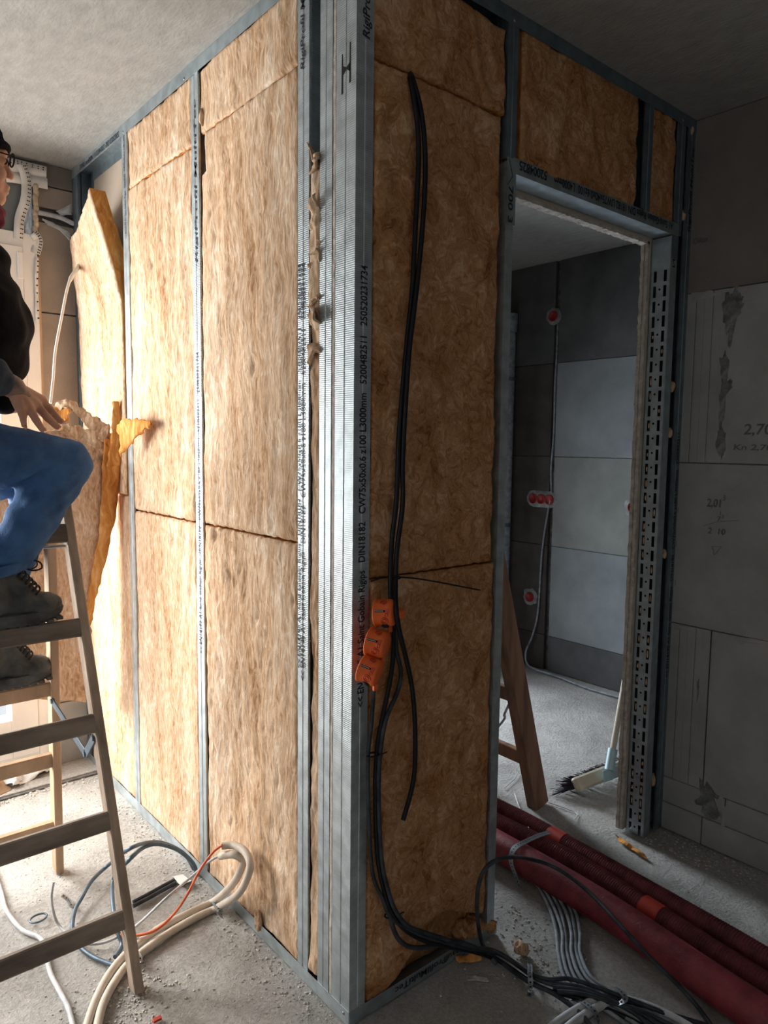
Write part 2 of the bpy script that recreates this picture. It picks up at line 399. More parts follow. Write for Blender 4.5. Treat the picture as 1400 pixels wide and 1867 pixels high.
smear(wr, [(1320,528),(1345,520),(1362,540),(1355,565),(1343,590),(1335,625),(1326,640),(1321,600),(1318,565)], 0, XR, .004, M_SMEAR, 'mortar_smear')
smear(wr, [(1322,640),(1332,650),(1328,690),(1322,720),(1316,690),(1312,655)], 0, XR, .003, M_SMEAR, 'mortar_smear')
smear(wr, [(1315,690),(1335,685),(1336,705),(1325,715),(1320,770),(1312,775),(1312,720)], 0, XR, .003, M_SMEAR, 'mortar_smear')
smear(wr, [(1312,775),(1326,785),(1324,815),(1316,842),(1308,830),(1304,805)], 0, XR, .003, M_SMEAR, 'mortar_smear')
smear(wr, [(1275,1418),(1310,1440),(1318,1470),(1306,1492),(1285,1490),(1270,1460)], 0, XR, .0015, M_SMEAR, 'mortar_smear')
smear(wr, [(1270,1240),(1275,1235),(1275,1262),(1270,1285)], 0, XR, .001, M_SMEAR, 'mortar_smear')
smear(wr, [(1298,1448),(1322,1455),(1324,1475),(1318,1540),(1313,1545),(1316,1475)], 0, XR, .003, M_BLK, 'mortar_smear')
smear(wr, [(1258,534),(1300,528),(1305,538),(1262,552)], 0, XR, .002, M_BLK, 'mortar_smear')
smear(wr, [(1225,1137),(1266,1146),(1264,1152),(1230,1146)], 0, XR, .003, M_BLK, 'mortar_smear')
smear(wr, [(1330,1157),(1400,1170),(1400,1176),(1360,1172),(1352,1176),(1340,1166)], 0, XR, .003, M_BLK, 'mortar_smear')

# back wall x=2.85 behind the doorway, with the cable chase left between blocks
wb = MB().box((XB+.025, YB, 0), (3.2, 2.4, H)).build('wall_back', M_MOR); wb['kind'] = 'structure'
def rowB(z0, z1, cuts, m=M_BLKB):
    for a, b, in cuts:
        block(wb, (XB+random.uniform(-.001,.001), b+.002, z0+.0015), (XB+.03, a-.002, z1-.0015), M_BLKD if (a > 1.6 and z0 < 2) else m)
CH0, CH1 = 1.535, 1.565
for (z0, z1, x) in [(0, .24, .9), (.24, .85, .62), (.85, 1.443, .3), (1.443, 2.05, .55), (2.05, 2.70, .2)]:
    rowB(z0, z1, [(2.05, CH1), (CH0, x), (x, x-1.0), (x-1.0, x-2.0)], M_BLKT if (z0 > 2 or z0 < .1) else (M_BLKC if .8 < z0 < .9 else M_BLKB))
# remaining room shell
MB().box((XL-.2, YB, 0), (XL, -1.2, H)).box((XL-.2, .4, 0), (XL, YF+.3, H)).box((XL-.2, -1.2, 0), (XL, .4, .85)).box((XL-.2, -1.2, 2.2), (XL, .4, H)).build('wall_left', M_BLKW)['kind'] = 'structure'
MB().box((XL-.2, YB-.2, 0), (3.2, YB, H)).build('wall_behind', M_BLK)['kind'] = 'structure'

def window(name, lo, hi, ax, fr, sash, nglass=1):
    """white frame + sash + pane; ax = normal axis"""
    w_ = setting(name); w_.location = lo
    def bx(u0, u1, z0, z1, d0, d1):
        return ((u0, d0, z0), (u1, d1, z1)) if ax == 1 else ((d0, u0, z0), (d1, u1, z1))
    u0, u1 = (lo[0], hi[0]) if ax == 1 else (lo[1], hi[1]); d0, d1 = (lo[1], hi[1]) if ax == 1 else (lo[0], hi[0])
    def ring(a0, a1, z0, z1, wd, e0, e1, nm, wbot=None):
        g = MB(); wbot = wbot or wd
        for q in (bx(a0, a0+wd, z0, z1, e0, e1), bx(a1-wd, a1, z0, z1, e0, e1), bx(a0+wd, a1-wd, z0, z0+wbot, e0, e1), bx(a0+wd, a1-wd, z1-wd, z1, e0, e1)):
            g.bevbox(*q, .003)
        return g.build(nm, M_PVCW, w_)
    ring(u0, u1, lo[2], hi[2], fr, d0, d1, 'frame')
    W_ = (u1-u0-2*fr)/nglass
    for k in range(nglass):
        a0 = u0+fr+k*W_+.002; a1 = u0+fr+(k+1)*W_-.002
        ring(a0, a1, lo[2]+fr, hi[2]-fr, sash, d0-.012, d1-.01, 'sash', sash*1.6 if nglass == 2 else None)
        q = bx(a0+sash, a1-sash, lo[2]+fr+(sash*1.6 if nglass == 2 else sash), hi[2]-fr-sash, d0+.02, d0+.026)
        MB().box(*q).build('pane', M_GLASS, w_)
    return w_
dr = window('door_1', (DW[0], YF-.03, .05), (DW[1], YF+.06, 2.385), 1, .06, .11, 2)
window('window_1', (W2[0], 2.27, W2[2]), (W2[1], 2.34, W2[3]), 1, .05, .06)
window('unseen_window', (XL-.12, -1.2, .85), (XL-.05, .4, 2.2), 0, .06, .07)  # unseen window, added for the side fill light
MB().bevbox((-.245, YF-.05, 2.19), (-.222, YF-.042, 2.30), .002).build('vent_cover', M_PVCW, dr)
MB().bevbox((DW[0]-.03, YF-.012, 2.385), (-.2, YF+.03, 2.60), .004).build('trim_1', M_SHUT)['kind'] = 'structure'
# raised screed strip and dark joint along the facade
MB().bevbox((-1.6, 1.885, -.01), (-.0, YF, .012), .003).build('trim_2', M_FLOOR)['kind'] = 'structure'
MB().box((-1.6, 1.868, -.01), (-.0, 1.884, .004)).build('trim_3', M_MOR)['kind'] = 'structure'

# ------------------------------------------------------------------ sheet steel sections
def section(poly, t, place, z0, z1, mb=None):
    """poly: (p,q) centreline, thin sheet thickness t, place(p,q,z)->world"""
    mb = mb or MB(); n = len(poly); off = []
    for i in range(n):
        a = Vector(poly[max(i-1, 0)]); b = Vector(poly[i]); c = Vector(poly[min(i+1, n-1)])
        d1 = (b-a).normalized() if i > 0 else (c-b).normalized(); d2 = (c-b).normalized() if i < n-1 else d1
        nn = Vector((-d1.y, d1.x)) + Vector((-d2.y, d2.x)); nn = nn.normalized()/max(.5, abs(nn.normalized().dot(Vector((-d1.y, d1.x)))))
        off.append(b + nn*t)
    vs = [place(p, q, z) for z in (z0, z1) for (p, q) in list(poly)+[tuple(o) for o in off]]
    m2 = 2*n; fs = []
    for i in range(n-1):
        fs += [(i, i+1, m2+i+1, m2+i), (n+i+1, n+i, m2+n+i, m2+n+i+1), (i+1, i, n+i, n+i+1), (m2+i, m2+i+1, m2+n+i+1, m2+n+i)]
    fs += [(0, n, m2+n, m2), (n-1, m2+n-1, m2+2*n-1, 2*n-1)]
    mb.add(vs, fs); return mb

def C_poly(f=.05, s=1, wb=.075, lip=.007):
    """flange from p=0(web) to p=s*f, web at p=0; grooves"""
    g = .0022
    P = [(f, lip), (f, 0), (f*.56, 0), (f*.5, g), (f*.44, 0), (0, 0), (0, wb*.46), (g*1.2, wb*.5), (0, wb*.54), (0, wb), (f*.44, wb), (f*.56, wb), (f, wb), (f, wb-lip)]
    return [(p*s, q) for p, q in P]
def placeL(y0):  return lambda p, q, z: (q, y0+p, z)      # left partition: face x=0
def placeR(x0):  return lambda p, q, z: (x0+p, q, z)      # right partition: face y=0

def text_obj(parent, s, org, u, v, length, height, m=M_INK, th=.00035, italic=0, name='printed_marking'):
    cu = bpy.data.curves.new('t', 'FONT'); cu.body = s; cu.size = 1; cu.extrude = 0; cu.offset = .016; cu.resolution_u = 3; cu.shear = italic
    ob = bpy.data.objects.new('t', cu); COL.objects.link(ob)
    dg = bpy.context.evaluated_depsgraph_get(); me = bpy.data.meshes.new_from_object(ob.evaluated_get(dg))
    co = np.array([q.co[:] for q in me.vertices]); bpy.data.objects.remove(ob)
    mn = co.min(0); mx = co.max(0); u = Vector(u); v = Vector(v); nrm = u.cross(v).normalized(); org = Vector(org)
    sx = length/(mx[0]-mn[0]); sy = height/.72
    vs = [org + u*((c[0]-mn[0])*sx) + v*(c[1]*sy) + nrm*th for c in co]
    fs = [tuple(p.vertices) for p in me.polygons]; bpy.data.meshes.remove(me)
    last = None; gap = (.55 if length/len(s) > 0 else 1); info = sorted((min(co[i][0] for i in f), max(co[i][0] for i in f), k) for k, f in enumerate(fs))
    grp = []; end = -1e9
    for a, b, k in info:
        if a > end+.17: grp.append([])
        grp[-1].append(k); end = max(end, b)
    for ks in grp:
        ids = sorted({i for k in ks for i in fs[k]}); mp = {i: j for j, i in enumerate(ids)}
        last = MB().add([vs[i] for i in ids], [tuple(mp[i] for i in fs[k]) for k in ks]).build(name, m, parent, origin=vs[ids[0]])
    return last

RIG = '<< EN14195 A1 Saint Gobain Rigips   DIN18182   CW75x50x0.6 z100 L3000mm   5200482511   250520231734'
TZ = .042; Z0, Z1 = .004, H-.004
# metal studs ------------------------------------------------------
def stud(label, place, poly, base, z0=Z0, z1=Z1, m=None, name='metal_stud', group=None):
    o = section(poly, .0009, place, z0, z1).build(name, m or M_ST, None, origin=base)
    return tag(o, label, 'stud', group)

# corner stud of the right partition: web faces the left room (x=0), flange y=0
cs = stud('wide bright steel corner stud with an H-shaped punch hole and printed right flange', placeR(0.0), C_poly(.05, 1), (0, 0, Z0))
zt0 = at(668, 1285, 1, 0).z; zt1 = at(668, 485, 1, 0).z
text_obj(cs, RIG, (.037, -.0014, zt0), (0,0,1), (-1,0,0), zt1-zt0, .021)
text_obj(cs, 'RigiProfil MultiTec', (.037, -.0014, at(672, 72, 1, 0).z), (0,0,1), (-1,0,0), .24, .021, italic=.15)
hz = at(632, 125, 0, 0).z
g = MB()
for dy, dz in ((.022, 0.008), (.052, -.008)):
    g.add([(-.0016, dy-.0032, hz-.045+dz), (-.0016, dy+.0032, hz-.045+dz), (-.0016, dy+.002, hz+.045+dz), (-.0016, dy-.002, hz+.045+dz)], [(0,1,2,3)])
g.add([(-.0016, .022, hz-.012), (-.0016, .036, hz-.002), (-.0016, .050, hz-.012), (-.0016, .050, hz+.010), (-.0016, .036, hz+.002), (-.0016, .022, hz+.010)], [(0,1,2,3,4,5)])
g.build('punched_hole', M_DARK, cs)  # flat dark H on the web, painting the shade inside the punch
# left partition studs
sb = stud('plain steel stud standing directly left of the beige board edge at the corner', placeL(.0925), C_poly(.049, 1), (0, .0925, Z0))
sa = stud('steel stud with black dotted print beside the open gap near the corner', placeL(.242), C_poly(.05, -1), (0, .242, Z0))
ztA0 = at(551, 1240, 0, 0).z; ztA1 = at(551, 480, 0, 0).z
text_obj(sa, RIG, (-.0014, .2085, ztA0), (0,0,1), (0,1,0), ztA1-ztA0, .018)
text_obj(sa, RIG, (-.0014, .2285, ztA0+.03), (0,0,1), (0,1,0), ztA1-ztA0-.03, .014)
text_obj(sa, 'RigiProfil MultiTec', (-.0014, .212, at(552, 127, 0, 0).z), (0,0,1), (0,1,0), .27, .017, italic=.15)
s2 = stud('slim steel stud in the middle of the left partition, left of the widest insulation bay', placeL(.8575), C_poly(.05, -1), (0, .857, Z0))
text_obj(s2, RIG, (-.0014, .822, at(365, 1190, 0, 0).z), (0,0,1), (0,1,0), 1.0, .020)
text_obj(s2, 'RigiProfil MultiTec', (-.0014, .822, at(357, 480, 0, 0).z), (0,0,1), (0,1,0), .5, .015, italic=.15)
s3 = stud('slim steel stud of the left partition just behind the torn insulation flap', placeL(1.455), C_poly(.05, -1), (0, 1.455, Z0))
text_obj(s3, RIG, (-.0014, 1.42, at(222, 440, 0, 0).z), (0,0,1), (0,1,0), .55, .014)
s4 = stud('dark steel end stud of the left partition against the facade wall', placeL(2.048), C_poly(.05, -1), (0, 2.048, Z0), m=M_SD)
# right partition studs
sd = stud('steel stud forming the left side of the doorway, slim flange', placeR(.531), [(q if i else (.03, .007)) for i, q in enumerate([(.03,.007),(.03,0),(.0,0),(0,.02),(0,.075),(.03,.075)])], (.531, 0, Z0), z1=2.30)
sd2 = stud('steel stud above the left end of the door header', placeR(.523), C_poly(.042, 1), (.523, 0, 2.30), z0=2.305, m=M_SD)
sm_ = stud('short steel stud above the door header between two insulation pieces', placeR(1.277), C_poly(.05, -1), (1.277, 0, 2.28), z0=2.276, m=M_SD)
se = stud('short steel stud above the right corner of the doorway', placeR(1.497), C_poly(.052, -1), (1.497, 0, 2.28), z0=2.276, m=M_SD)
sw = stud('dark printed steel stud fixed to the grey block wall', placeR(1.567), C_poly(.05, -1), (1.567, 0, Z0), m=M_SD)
zs = at(1237, 790, 1, 0).z
text_obj(sw, RIG[:-14], (1.557, -.0014, .62), (0,0,1), (-1,0,0), zs-.62, .018)
text_obj(sw, 'RigiProfil MultiTec', (1.557, -.0014, at(1247, 420, 1, 0).z), (0,0,1), (-1,0,0), .30, .018, italic=.15)
# tracks ------------------------------------------------------------
def Uc(w_=.0775, h=.04, s=1): return [(0, h*s), (0, 0), (w_, 0), (w_, h*s)]
def track(name, label, fn, s, L0, L1, m, base):
    mb = MB(); P = Uc(s=s)
    return tag(section(P, .0009*s, fn, L0, L1, mb).build(name, m, None, origin=base), label, 'track')
def screw(parent, p, n):
    n = Vector(n); q = n.to_track_quat('Z', 'Y').to_matrix().to_4x4(); q.translation = Vector(p)
    MB().lathe([(0, .0018), (.003, .0016), (.0045, .0004), (.0045, -.001)], 12, q).build('screw', M_STEELT, parent)
tb = track('floor_track', 'steel floor track under the brightly lit left partition', lambda p, q, z: (p-.0018, z, q+.001), 1, 0.0, YF, M_ST, (0, 1, 0))
screw(tb, (-.0025, .022, .026), (-1,0,0))
tb2 = track('floor_track', 'dark steel floor track with upside-down lettering below the cable wall', lambda p, q, z: (z, p-.0018, q+.001), 1, 0.0, .575, M_SP, (.3, 0, 0))
screw(tb2, (.548, -.0025, .026), (0,-1,0))
pa = at(845, 1770-.0, 1, 0)
text_obj(tb2, 'KnaufProfilMultiTec', (.43, -.0032, .032), (-1,0,0), (0,0,-1), .275, .019)
tt = track('ceiling_track', 'blue-grey steel ceiling track of the left partition', lambda p, q, z: (p-.0018, z, H-.001+q), -1, 0.0, YF, M_SP, (0, 1, H))
text_obj(tt, '250520231205 5200482511 L4000mm UW75', (-.0032, 1.47, H-.034), (0,1,0), (0,0,1), .46, .021)
for yy in (1.43, .9, .3): screw(tt, (-.0025, yy, H-.03), (-1,0,0))
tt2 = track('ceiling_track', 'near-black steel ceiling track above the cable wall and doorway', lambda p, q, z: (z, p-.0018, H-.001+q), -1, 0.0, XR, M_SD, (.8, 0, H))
for xx in (.545, 1.47): screw(tt2, (xx, -.0025, H-.028), (0,-1,0))
# door header
hd = thing('door_header', (1.0, 0, 2.272), 'steel track door header with upside-down black lettering', 'header')
section(Uc(h=.043), .0009, lambda p, q, z: (z, p-.0022, 2.272+q), .556, 1.475, MB()).build('header_track', M_SP, hd)
text_obj(hd, '52004825', (.705, -.0032, 2.311), (-1,0,0), (0,0,-1), .125, .026)
text_obj(hd, 'A1 Saint-Gobain Rigips DIN 18182 UW75x40x0.6z100  L4000mm', (1.43, -.0032, 2.309), (-1,0,0), (0,0,-1), .69, .025)
MB().add([(.527,-.003,2.31),(.56,-.003,2.31),(.567,-.003,2.275),(.567,-.003,2.13),(.531,-.003,2.135)], [(4,3,2,1,0)]).build('folded_tab', M_SP, hd)
text_obj(hd, '700 3', (.536, -.0036, 2.235), (0,0,-1), (1,0,0), .10, .02)
MB().bar((.531,-.0034,2.235),(.552,-.0034,2.262),.0015,.0008,up=(0,1,0)).bar((.552,-.0034,2.262),(.536,-.0034,2.305),.0015,.0008,up=(0,1,0)).build('pen_line', M_INK, hd)
MB().add([(1.43,-.003,2.272),(1.475,-.003,2.272),(1.475,-.003,2.19),(1.436,-.003,2.19)], [(0,3,2,1)]).build('folded_tab', M_SD, hd)

# slotted jamb (UA profile)
jb = thing('slotted_door_jamb', (1.43, 0, 0), 'perforated steel stiffening profile on the right side of the doorway', 'jamb')
XJ = 1.432; g = MB(); ys = [0, .012, .0185, .027, .0335, .0415, .048, .0565, .063, .075]
ys = [0, .012, .0235, .0515, .063, .075]; pitch = .054; z = .006; k = 0
while z < 2.268:
    z1 = min(z+.040, 2.268); z2 = min(z+pitch, 2.268)
    for i in range(5):
        hole = i in (1, 3) and 3 < k*1.0 + 3.5 and z < 2.13
        if not hole: g.add([(XJ, ys[i], z), (XJ, ys[i+1], z), (XJ, ys[i+1], z1), (XJ, ys[i], z1)], [(0,3,2,1)])
        if z2 > z1: g.add([(XJ, ys[i], z1), (XJ, ys[i+1], z1), (XJ, ys[i+1], z2), (XJ, ys[i], z2)], [(0,3,2,1)])
    z = z2; k += 1
g.box((XJ, -.001, .004), (XJ+.042, .001, 2.27)).box((XJ, .074, .004), (XJ+.042, .076, 2.27))
g.build('slotted_web', M_SP, jb)
g = MB()
for kk in range(39):
    zc = .02+.054*kk+.013
    q = Matrix.Rotation(math.radians(-90), 4, 'Y'); q.translation = Vector((XJ-.0014, .0375, zc))
    g.lathe([(0, .0), (.0042, 0)], 12, q, False)
o = g.build('hole_shade_discs', M_DARK, jb)  # flat dark discs painted as the shade in the round holes
MB().box((XJ+.035, .004, .01), (XJ+.04, .072, 2.26)).build('cavity_shade', M_DARK, jb)  # dark sheet painting the shade of the cavity behind the slots
text_obj(jb, 'N 141', (1.444, -.0016, 2.16), (0,0,1), (1,0,0)[:3], .1, .018)
g = MB()
for i in range(46):   # tufts of wool pressing through the slots
    zc = random.choice([random.uniform(.05, .3), random.uniform(.4, 1.9), random.uniform(.4, 1.9)]); yy = random.choice([.0187, .0563])
    zc = round((zc-.02)/.054)*.054+.026
    g.ell((XJ+.002, yy, zc), (.004, .003, random.uniform(.006, .016)), nu=8, nv=6)
g.build('wool_tufts', M_WL, jb)['kind'] = 'stuff'

# plasterboard lining behind the partitions -------------------------------
def pboard(label, lo, hi, m=M_CARD):
    o = MB().box(lo, hi).build('plasterboard', m, None, origin=((lo[0]+hi[0])/2, (lo[1]+hi[1])/2, lo[2]))
    return tag(o, label, 'board')
def ragged_edge(parent, pts_fn, n, name, m=M_GYP):
    g = MB(); vs = []
    for i in range(n+1):
        a, b, c, d = pts_fn(i/n, random.uniform(-1, 1)); vs += [a, b, c, d]
    fs = []
    for i in range(n):
        for k in range(4): fs.append((i*4+k, i*4+(k+1) % 4, (i+1)*4+(k+1) % 4, (i+1)*4+k))
    fs += [(0,1,2,3), (n*4+3, n*4+2, n*4+1, n*4)]
    return g.add(vs, fs).build(name, m, parent)
pb = pboard('beige plasterboard whose narrow edge shows between the two corner studs', (0.006, .0785, .01), (.545, .0905, H-.01))
ragged_edge(pb, lambda t, r: [(-.001+.0015*abs(r), .0790, .01+t*2.68), (-.001+.0015*abs(r), .0885, .01+t*2.68), (.008, .0885, .01+t*2.68), (.008, .0790, .01+t*2.68)], 60, 'board_edge', M_GYP)
pboard('beige plasterboard seen in the uncovered top of the far insulation bay', (.0785, .092, .01), (.0905, YF-.01, H-.01))
pb3 = pboard('plasterboard strip lining the back of the wall above the doorway', (.55, .0785, 2.262), (XR, .1035, H-.01))
ragged_edge(pb3, lambda t, r: [(.56+t*.86, .0785, 2.262), (.56+t*.86, .0785, 2.252-.003*abs(r)), (.56+t*.86, .104, 2.250-.004*abs(r)), (.56+t*.86, .104, 2.262)], 120, 'board_edge')
pb4 = pboard('plasterboard strip with torn pale edge lining the right door jamb', (1.424, .0785, .01), (XR, .1035, 2.262))
ragged_edge(pb4, lambda t, r: [(1.424, .0785, .01+t*2.25), (1.412-.004*r*abs(r), .0785, .01+t*2.25), (1.410-.004*r*abs(r), .090, .01+t*2.25), (1.424, .090, .01+t*2.25)], 140, 'board_edge')
ragged_edge(pb4, lambda t, r: [(1.424, .0915, .01+t*2.25), (1.406-.003*r, .0915, .01+t*2.25), (1.405-.004*r, .1035, .01+t*2.25), (1.424, .1035, .01+t*2.25)], 140, 'board_edge')

# ------------------------------------------------------------------ glass wool batts
def batt(label, face, a0, a1, z0, z1, thick=.07, res=.0075, amp=.006, rec=.002, seed=0, m=None, top=None, bot=None, left=None, right=None, bulge=None, dent=0, group=None, fray=.004):
    """face 'L': plane x=0, a is y; face 'R': plane y=0, a is x"""
    nu = max(4, int((a1-a0)/res)); nv = max(4, int((z1-z0)/res)); vs = []; fs = []
    so = Vector((seed*7.3, seed*3.1, seed*1.7)); dents = []
    rnd = random.Random(seed)
    for _ in range(dent): dents.append((rnd.uniform(a0, a1), rnd.uniform(z0, z1), rnd.uniform(.004, .010), rnd.uniform(.004, .010)))
    for j in range(nv+1):
        v = j/nv
        for i in range(nu+1):
            u = i/nu
            zz0 = z0 + (bot(u) if bot else 0) + fray*noise.noise((u*14*(a1-a0)*3, seed, 0))
            zz1 = z1 + (top(u) if top else 0) + fray*noise.noise((u*14*(a1-a0)*3, seed, 9))
            z = zz0 + (zz1-zz0)*v
            b0 = a0 + (left(v) if left else 0) + fray*noise.noise((z*22, seed, 4)); b1 = a1 + (right(v) if right else 0) + fray*noise.noise((z*22, seed, 7))
            a = b0 + (b1-b0)*u
            if face == 'L':
                n = noise.noise(Vector((a*7, z*3, 1))+so)*.9 + noise.noise(Vector((a*26, z*8, 2))+so)*.65 + noise.noise(Vector((a*70, z*24, 5))+so)*.4
            else:
                wx = noise.noise(Vector((a*6, z*6, 2))+so)*.15; wz = noise.noise(Vector((a*6, z*6, 8))+so)*.15
                n = noise.noise(Vector(((a+wx)*7, (z+wz)*6, 1))+so)*.9 + noise.noise(Vector(((a+wx)*22, (z+wz)*18, 2))+so)*.6 + (1-2*abs(noise.noise(Vector(((a+wx*1.3)*38, (z+wz*1.3)*30, 5))+so)))*.3
            d = rec - n*amp
            e = min(min(u, 1-u)*(a1-a0), min(v, 1-v)*(z1-z0))
            if e < .009: d += (1-e/.009)**2*.006
            for (da, dz, dr, dd) in dents:
                q = ((a-da)/dr)**2 + ((z-dz)/(dr*2.6))**2
                if q < 6: d += dd*math.exp(-q)
            da_ = 0
            if bulge:
                bl = bulge(u, v); d -= bl[0]; da_ = bl[1]
            else: d = max(d, .0005 if (z < .052 or z > 2.645) else -.010)
            vs.append((d, a+da_, z) if face == 'L' else (a+da_, d, z))
    W_ = nu+1
    for j in range(nv):
        for i in range(nu):
            q = j*W_+i; f_ = (q, q+1, q+W_+1, q+W_); fs.append(f_ if face == 'R' else f_[::-1])
    border = [i for i in range(W_)] + [j*W_+nu for j in range(1, nv+1)] + [nv*W_+i for i in range(nu-1, -1, -1)] + [j*W_ for j in range(nv-1, 0, -1)]
    g = MB(); g.add(vs, fs, True); nface = len(g.f)
    bk = []; nb = len(border)
    for b_ in border:
        p = Vector(vs[b_]); q = p.copy()
        ax = 0 if face == 'L' else 1; q[ax] = min(p[ax]+thick, .0775) if not bulge else p[ax]+thick
        bk.append(tuple(q))
    base = len(g.v); g.v += bk
    for k in range(nb):
        a_, b_ = border[k], border[(k+1) % nb]; f_ = (a_, b_, base+(k+1) % nb, base+k)
        g.f.append(f_[::-1] if face == 'R' else f_); g.sm.append(False)
    org = (0, (a0+a1)/2, z0) if face == 'L' else ((a0+a1)/2, 0, z0)
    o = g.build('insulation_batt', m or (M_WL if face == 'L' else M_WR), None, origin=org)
    o.data.materials.append(M_WE)
    for p_ in o.data.polygons[nface:]: p_.material_index = 1
    return tag(o, label, 'insulation', group)
# left partition, first bay (widest in view)
batt('tan glass wool piece in the widest bay, under the ceiling track', 'L', .246, .806, 2.4715, 2.668, seed=1, dent=4, top=lambda u: -.006*(u > .85))
batt('tall tan glass wool batt in the widest bay, upper half', 'L', .246, .799, 1.246, 2.470, seed=2, dent=10, right=lambda v: -.03*(v > .9)-.0)
batt('glass wool batt in the widest bay, lower half, pitted', 'L', .246, .797, .030, 1.240, seed=3, dent=38, amp=.008)
# second bay
batt('small glass wool piece in the second bay, under the ceiling track', 'L', .860, 1.398, 2.457, 2.668, seed=4, dent=4, amp=.009)
batt('glass wool batt in the second bay, upper half, glowing white', 'L', .860, 1.402, 1.246, 2.455, seed=5, dent=8, amp=.008)
batt('glass wool batt in the second bay, lower half', 'L', .862, 1.402, .030, 1.240, seed=6, dent=10)
# third bay
def bl3(u, v):   # top of the batt leans out of the bay with its edge showing
    k = max(0, (v-.62)/.38)**1.2
    return (.012+.085*k*(.35+.65*(1-u)) if True else 0, .10*k*(1-u))
batt('glass wool batt leaning out of the far bay with its thick orange edge showing', 'L', 1.458, 1.972, 1.30, 2.40, seed=7, thick=.06, bulge=bl3, dent=5, top=lambda u: .10*(1-u)**2-.02+.0*u)
batt('glass wool batt in the far bay, lower part behind the ladder', 'L', 1.458, 1.972, .030, 1.295, seed=8, dent=6)
# right partition
def bothole(u):
    x = .06+u*.46
    if x < .13: return 0
    if x < .26: return .11*((x-.13)/.13)**1.3
    if x < .40: return .11 + .02*math.sin((x-.26)*20)
    return .11-.06*((x-.40)/.12)
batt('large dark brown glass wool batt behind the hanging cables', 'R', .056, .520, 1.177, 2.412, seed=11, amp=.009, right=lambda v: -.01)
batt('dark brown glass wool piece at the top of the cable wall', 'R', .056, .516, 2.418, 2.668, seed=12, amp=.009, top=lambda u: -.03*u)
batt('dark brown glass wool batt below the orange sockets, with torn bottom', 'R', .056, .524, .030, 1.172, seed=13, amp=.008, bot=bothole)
batt('wool backing added deep behind the torn bottom of the cable wall to darken it', 'R', .12, .52, .008, .24, thick=.015, seed=16, rec=.055, amp=.008)  # backing added so that the torn hole looks dark
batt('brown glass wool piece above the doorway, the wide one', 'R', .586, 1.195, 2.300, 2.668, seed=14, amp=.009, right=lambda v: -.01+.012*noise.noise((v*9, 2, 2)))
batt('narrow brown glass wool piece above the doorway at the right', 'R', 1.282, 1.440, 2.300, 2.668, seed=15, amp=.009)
# crumpled wool between studs near the corner
def crumple(label, pts, r, name='insulation_scrap', m=M_WL, seed=0, sq=(1,1,1)):
    g = MB(); c0 = sum((Vector(p) for p in pts), Vector())/len(pts)
    for p in pts:
        n0 = len(g.v); g.ell(p, (r*sq[0], r*sq[1], r*sq[2]), nu=26, nv=18)
        for i in range(n0, len(g.v)):
            q = Vector(g.v[i]); d = (q-Vector(p)); f_ = 1 + .5*noise.noise(q*28+Vector((seed,0,0))) + .45*(1-2*abs(noise.noise(q*70+Vector((seed,3,0)))))
            g.v[i] = tuple(Vector(p) + d*f_)
    o = g.build(name, m, None, origin=c0); return tag(o, label, 'insulation')
def foldsheet(label, P0, P1, W0, W1, th, seed, m=M_WL, name='insulation_scrap', n=26, k=10, amp=.015):
    """crumpled sheet between edge P0->P1 (length) and width vectors W0..W1"""
    g = MB(); P0 = Vector(P0); P1 = Vector(P1); W0 = Vector(W0); W1 = Vector(W1); fr = []; nn = (P1-P0).cross(W0).normalized()
    for i in range(n+1):
        for j in range(k+1):
            t = i/n; s_ = j/k; p = P0.lerp(P1, t) + W0.lerp(W1, t)*s_
            p += nn*amp*(noise.noise(p*22+Vector((seed,0,0)))*1.4+.5*noise.noise(p*60)) + (P1-P0).normalized()*amp*noise.noise(p*30+Vector((0,seed,0)))*(1 if i in (0, n) else .4)
            fr.append(p)
    K = k+1; N_ = len(fr); vs = fr + [p + nn*th*(.6+.8*noise.noise(p*40)) for p in fr]; fs = []
    for i in range(n):
        for j in range(k):
            q = i*K+j; fs += [(q, q+1, q+K+1, q+K), (N_+q+1, N_+q, N_+q+K, N_+q+K+1)]
    for i in range(n):
        fs += [(i*K, (i+1)*K, N_+(i+1)*K, N_+i*K), ((i+1)*K+k, i*K+k, N_+i*K+k, N_+(i+1)*K+k)]
    for j in range(k): fs += [(j+1, j, N_+j, N_+j+1), (n*K+j, n*K+j+1, N_+n*K+j+1, N_+n*K+j)]
    o = g.add(vs, fs, True).build(name, m, None, origin=P0); return tag(o, label, 'insulation')
zc = [at(574, y, 0, .02).z for y in (300, 400, 445, 500, 545, 590, 640, 700)]
lab = ['curled glass wool scrap at the top of the stuffed corner gap', 'crumpled glass wool scrap second from the top of the corner gap', 'crumpled wool tuft third from the top of the corner gap', 'folded wool flake fourth from the top of the corner gap', 'folded wool flake fifth from the top of the corner gap', 'bright wool lump sixth from the top of the corner gap', 'bright wool lump lowest of the crumpled scraps in the corner gap']
for i, l_ in enumerate(lab):
    z = zc[i]; s_ = 1 if i % 2 else -1
    foldsheet(l_, (-.014+.006*(i % 2), .186, z+.05*s_*.5), (.03, .186, z-.06*s_*.5), (-.004, -.046, .02), (.0, -.046, -.02), .012, i*3.3, n=18, k=12, amp=.02)
batt('long glass wool strip stuffed in the corner gap, lower part', 'L', .1425, .1905, .045, zc[0]-.02, seed=21, rec=.003, amp=.012, res=.005, fray=.0015)
foldsheet('pale wool curl sticking out at head height of the corner gap', (-.004, .192, zc[0]+.05), (.03, .155, zc[0]-.01), (0, -.02, -.05), (0, -.012, -.04), .006, 44, n=14, k=8, amp=.008)
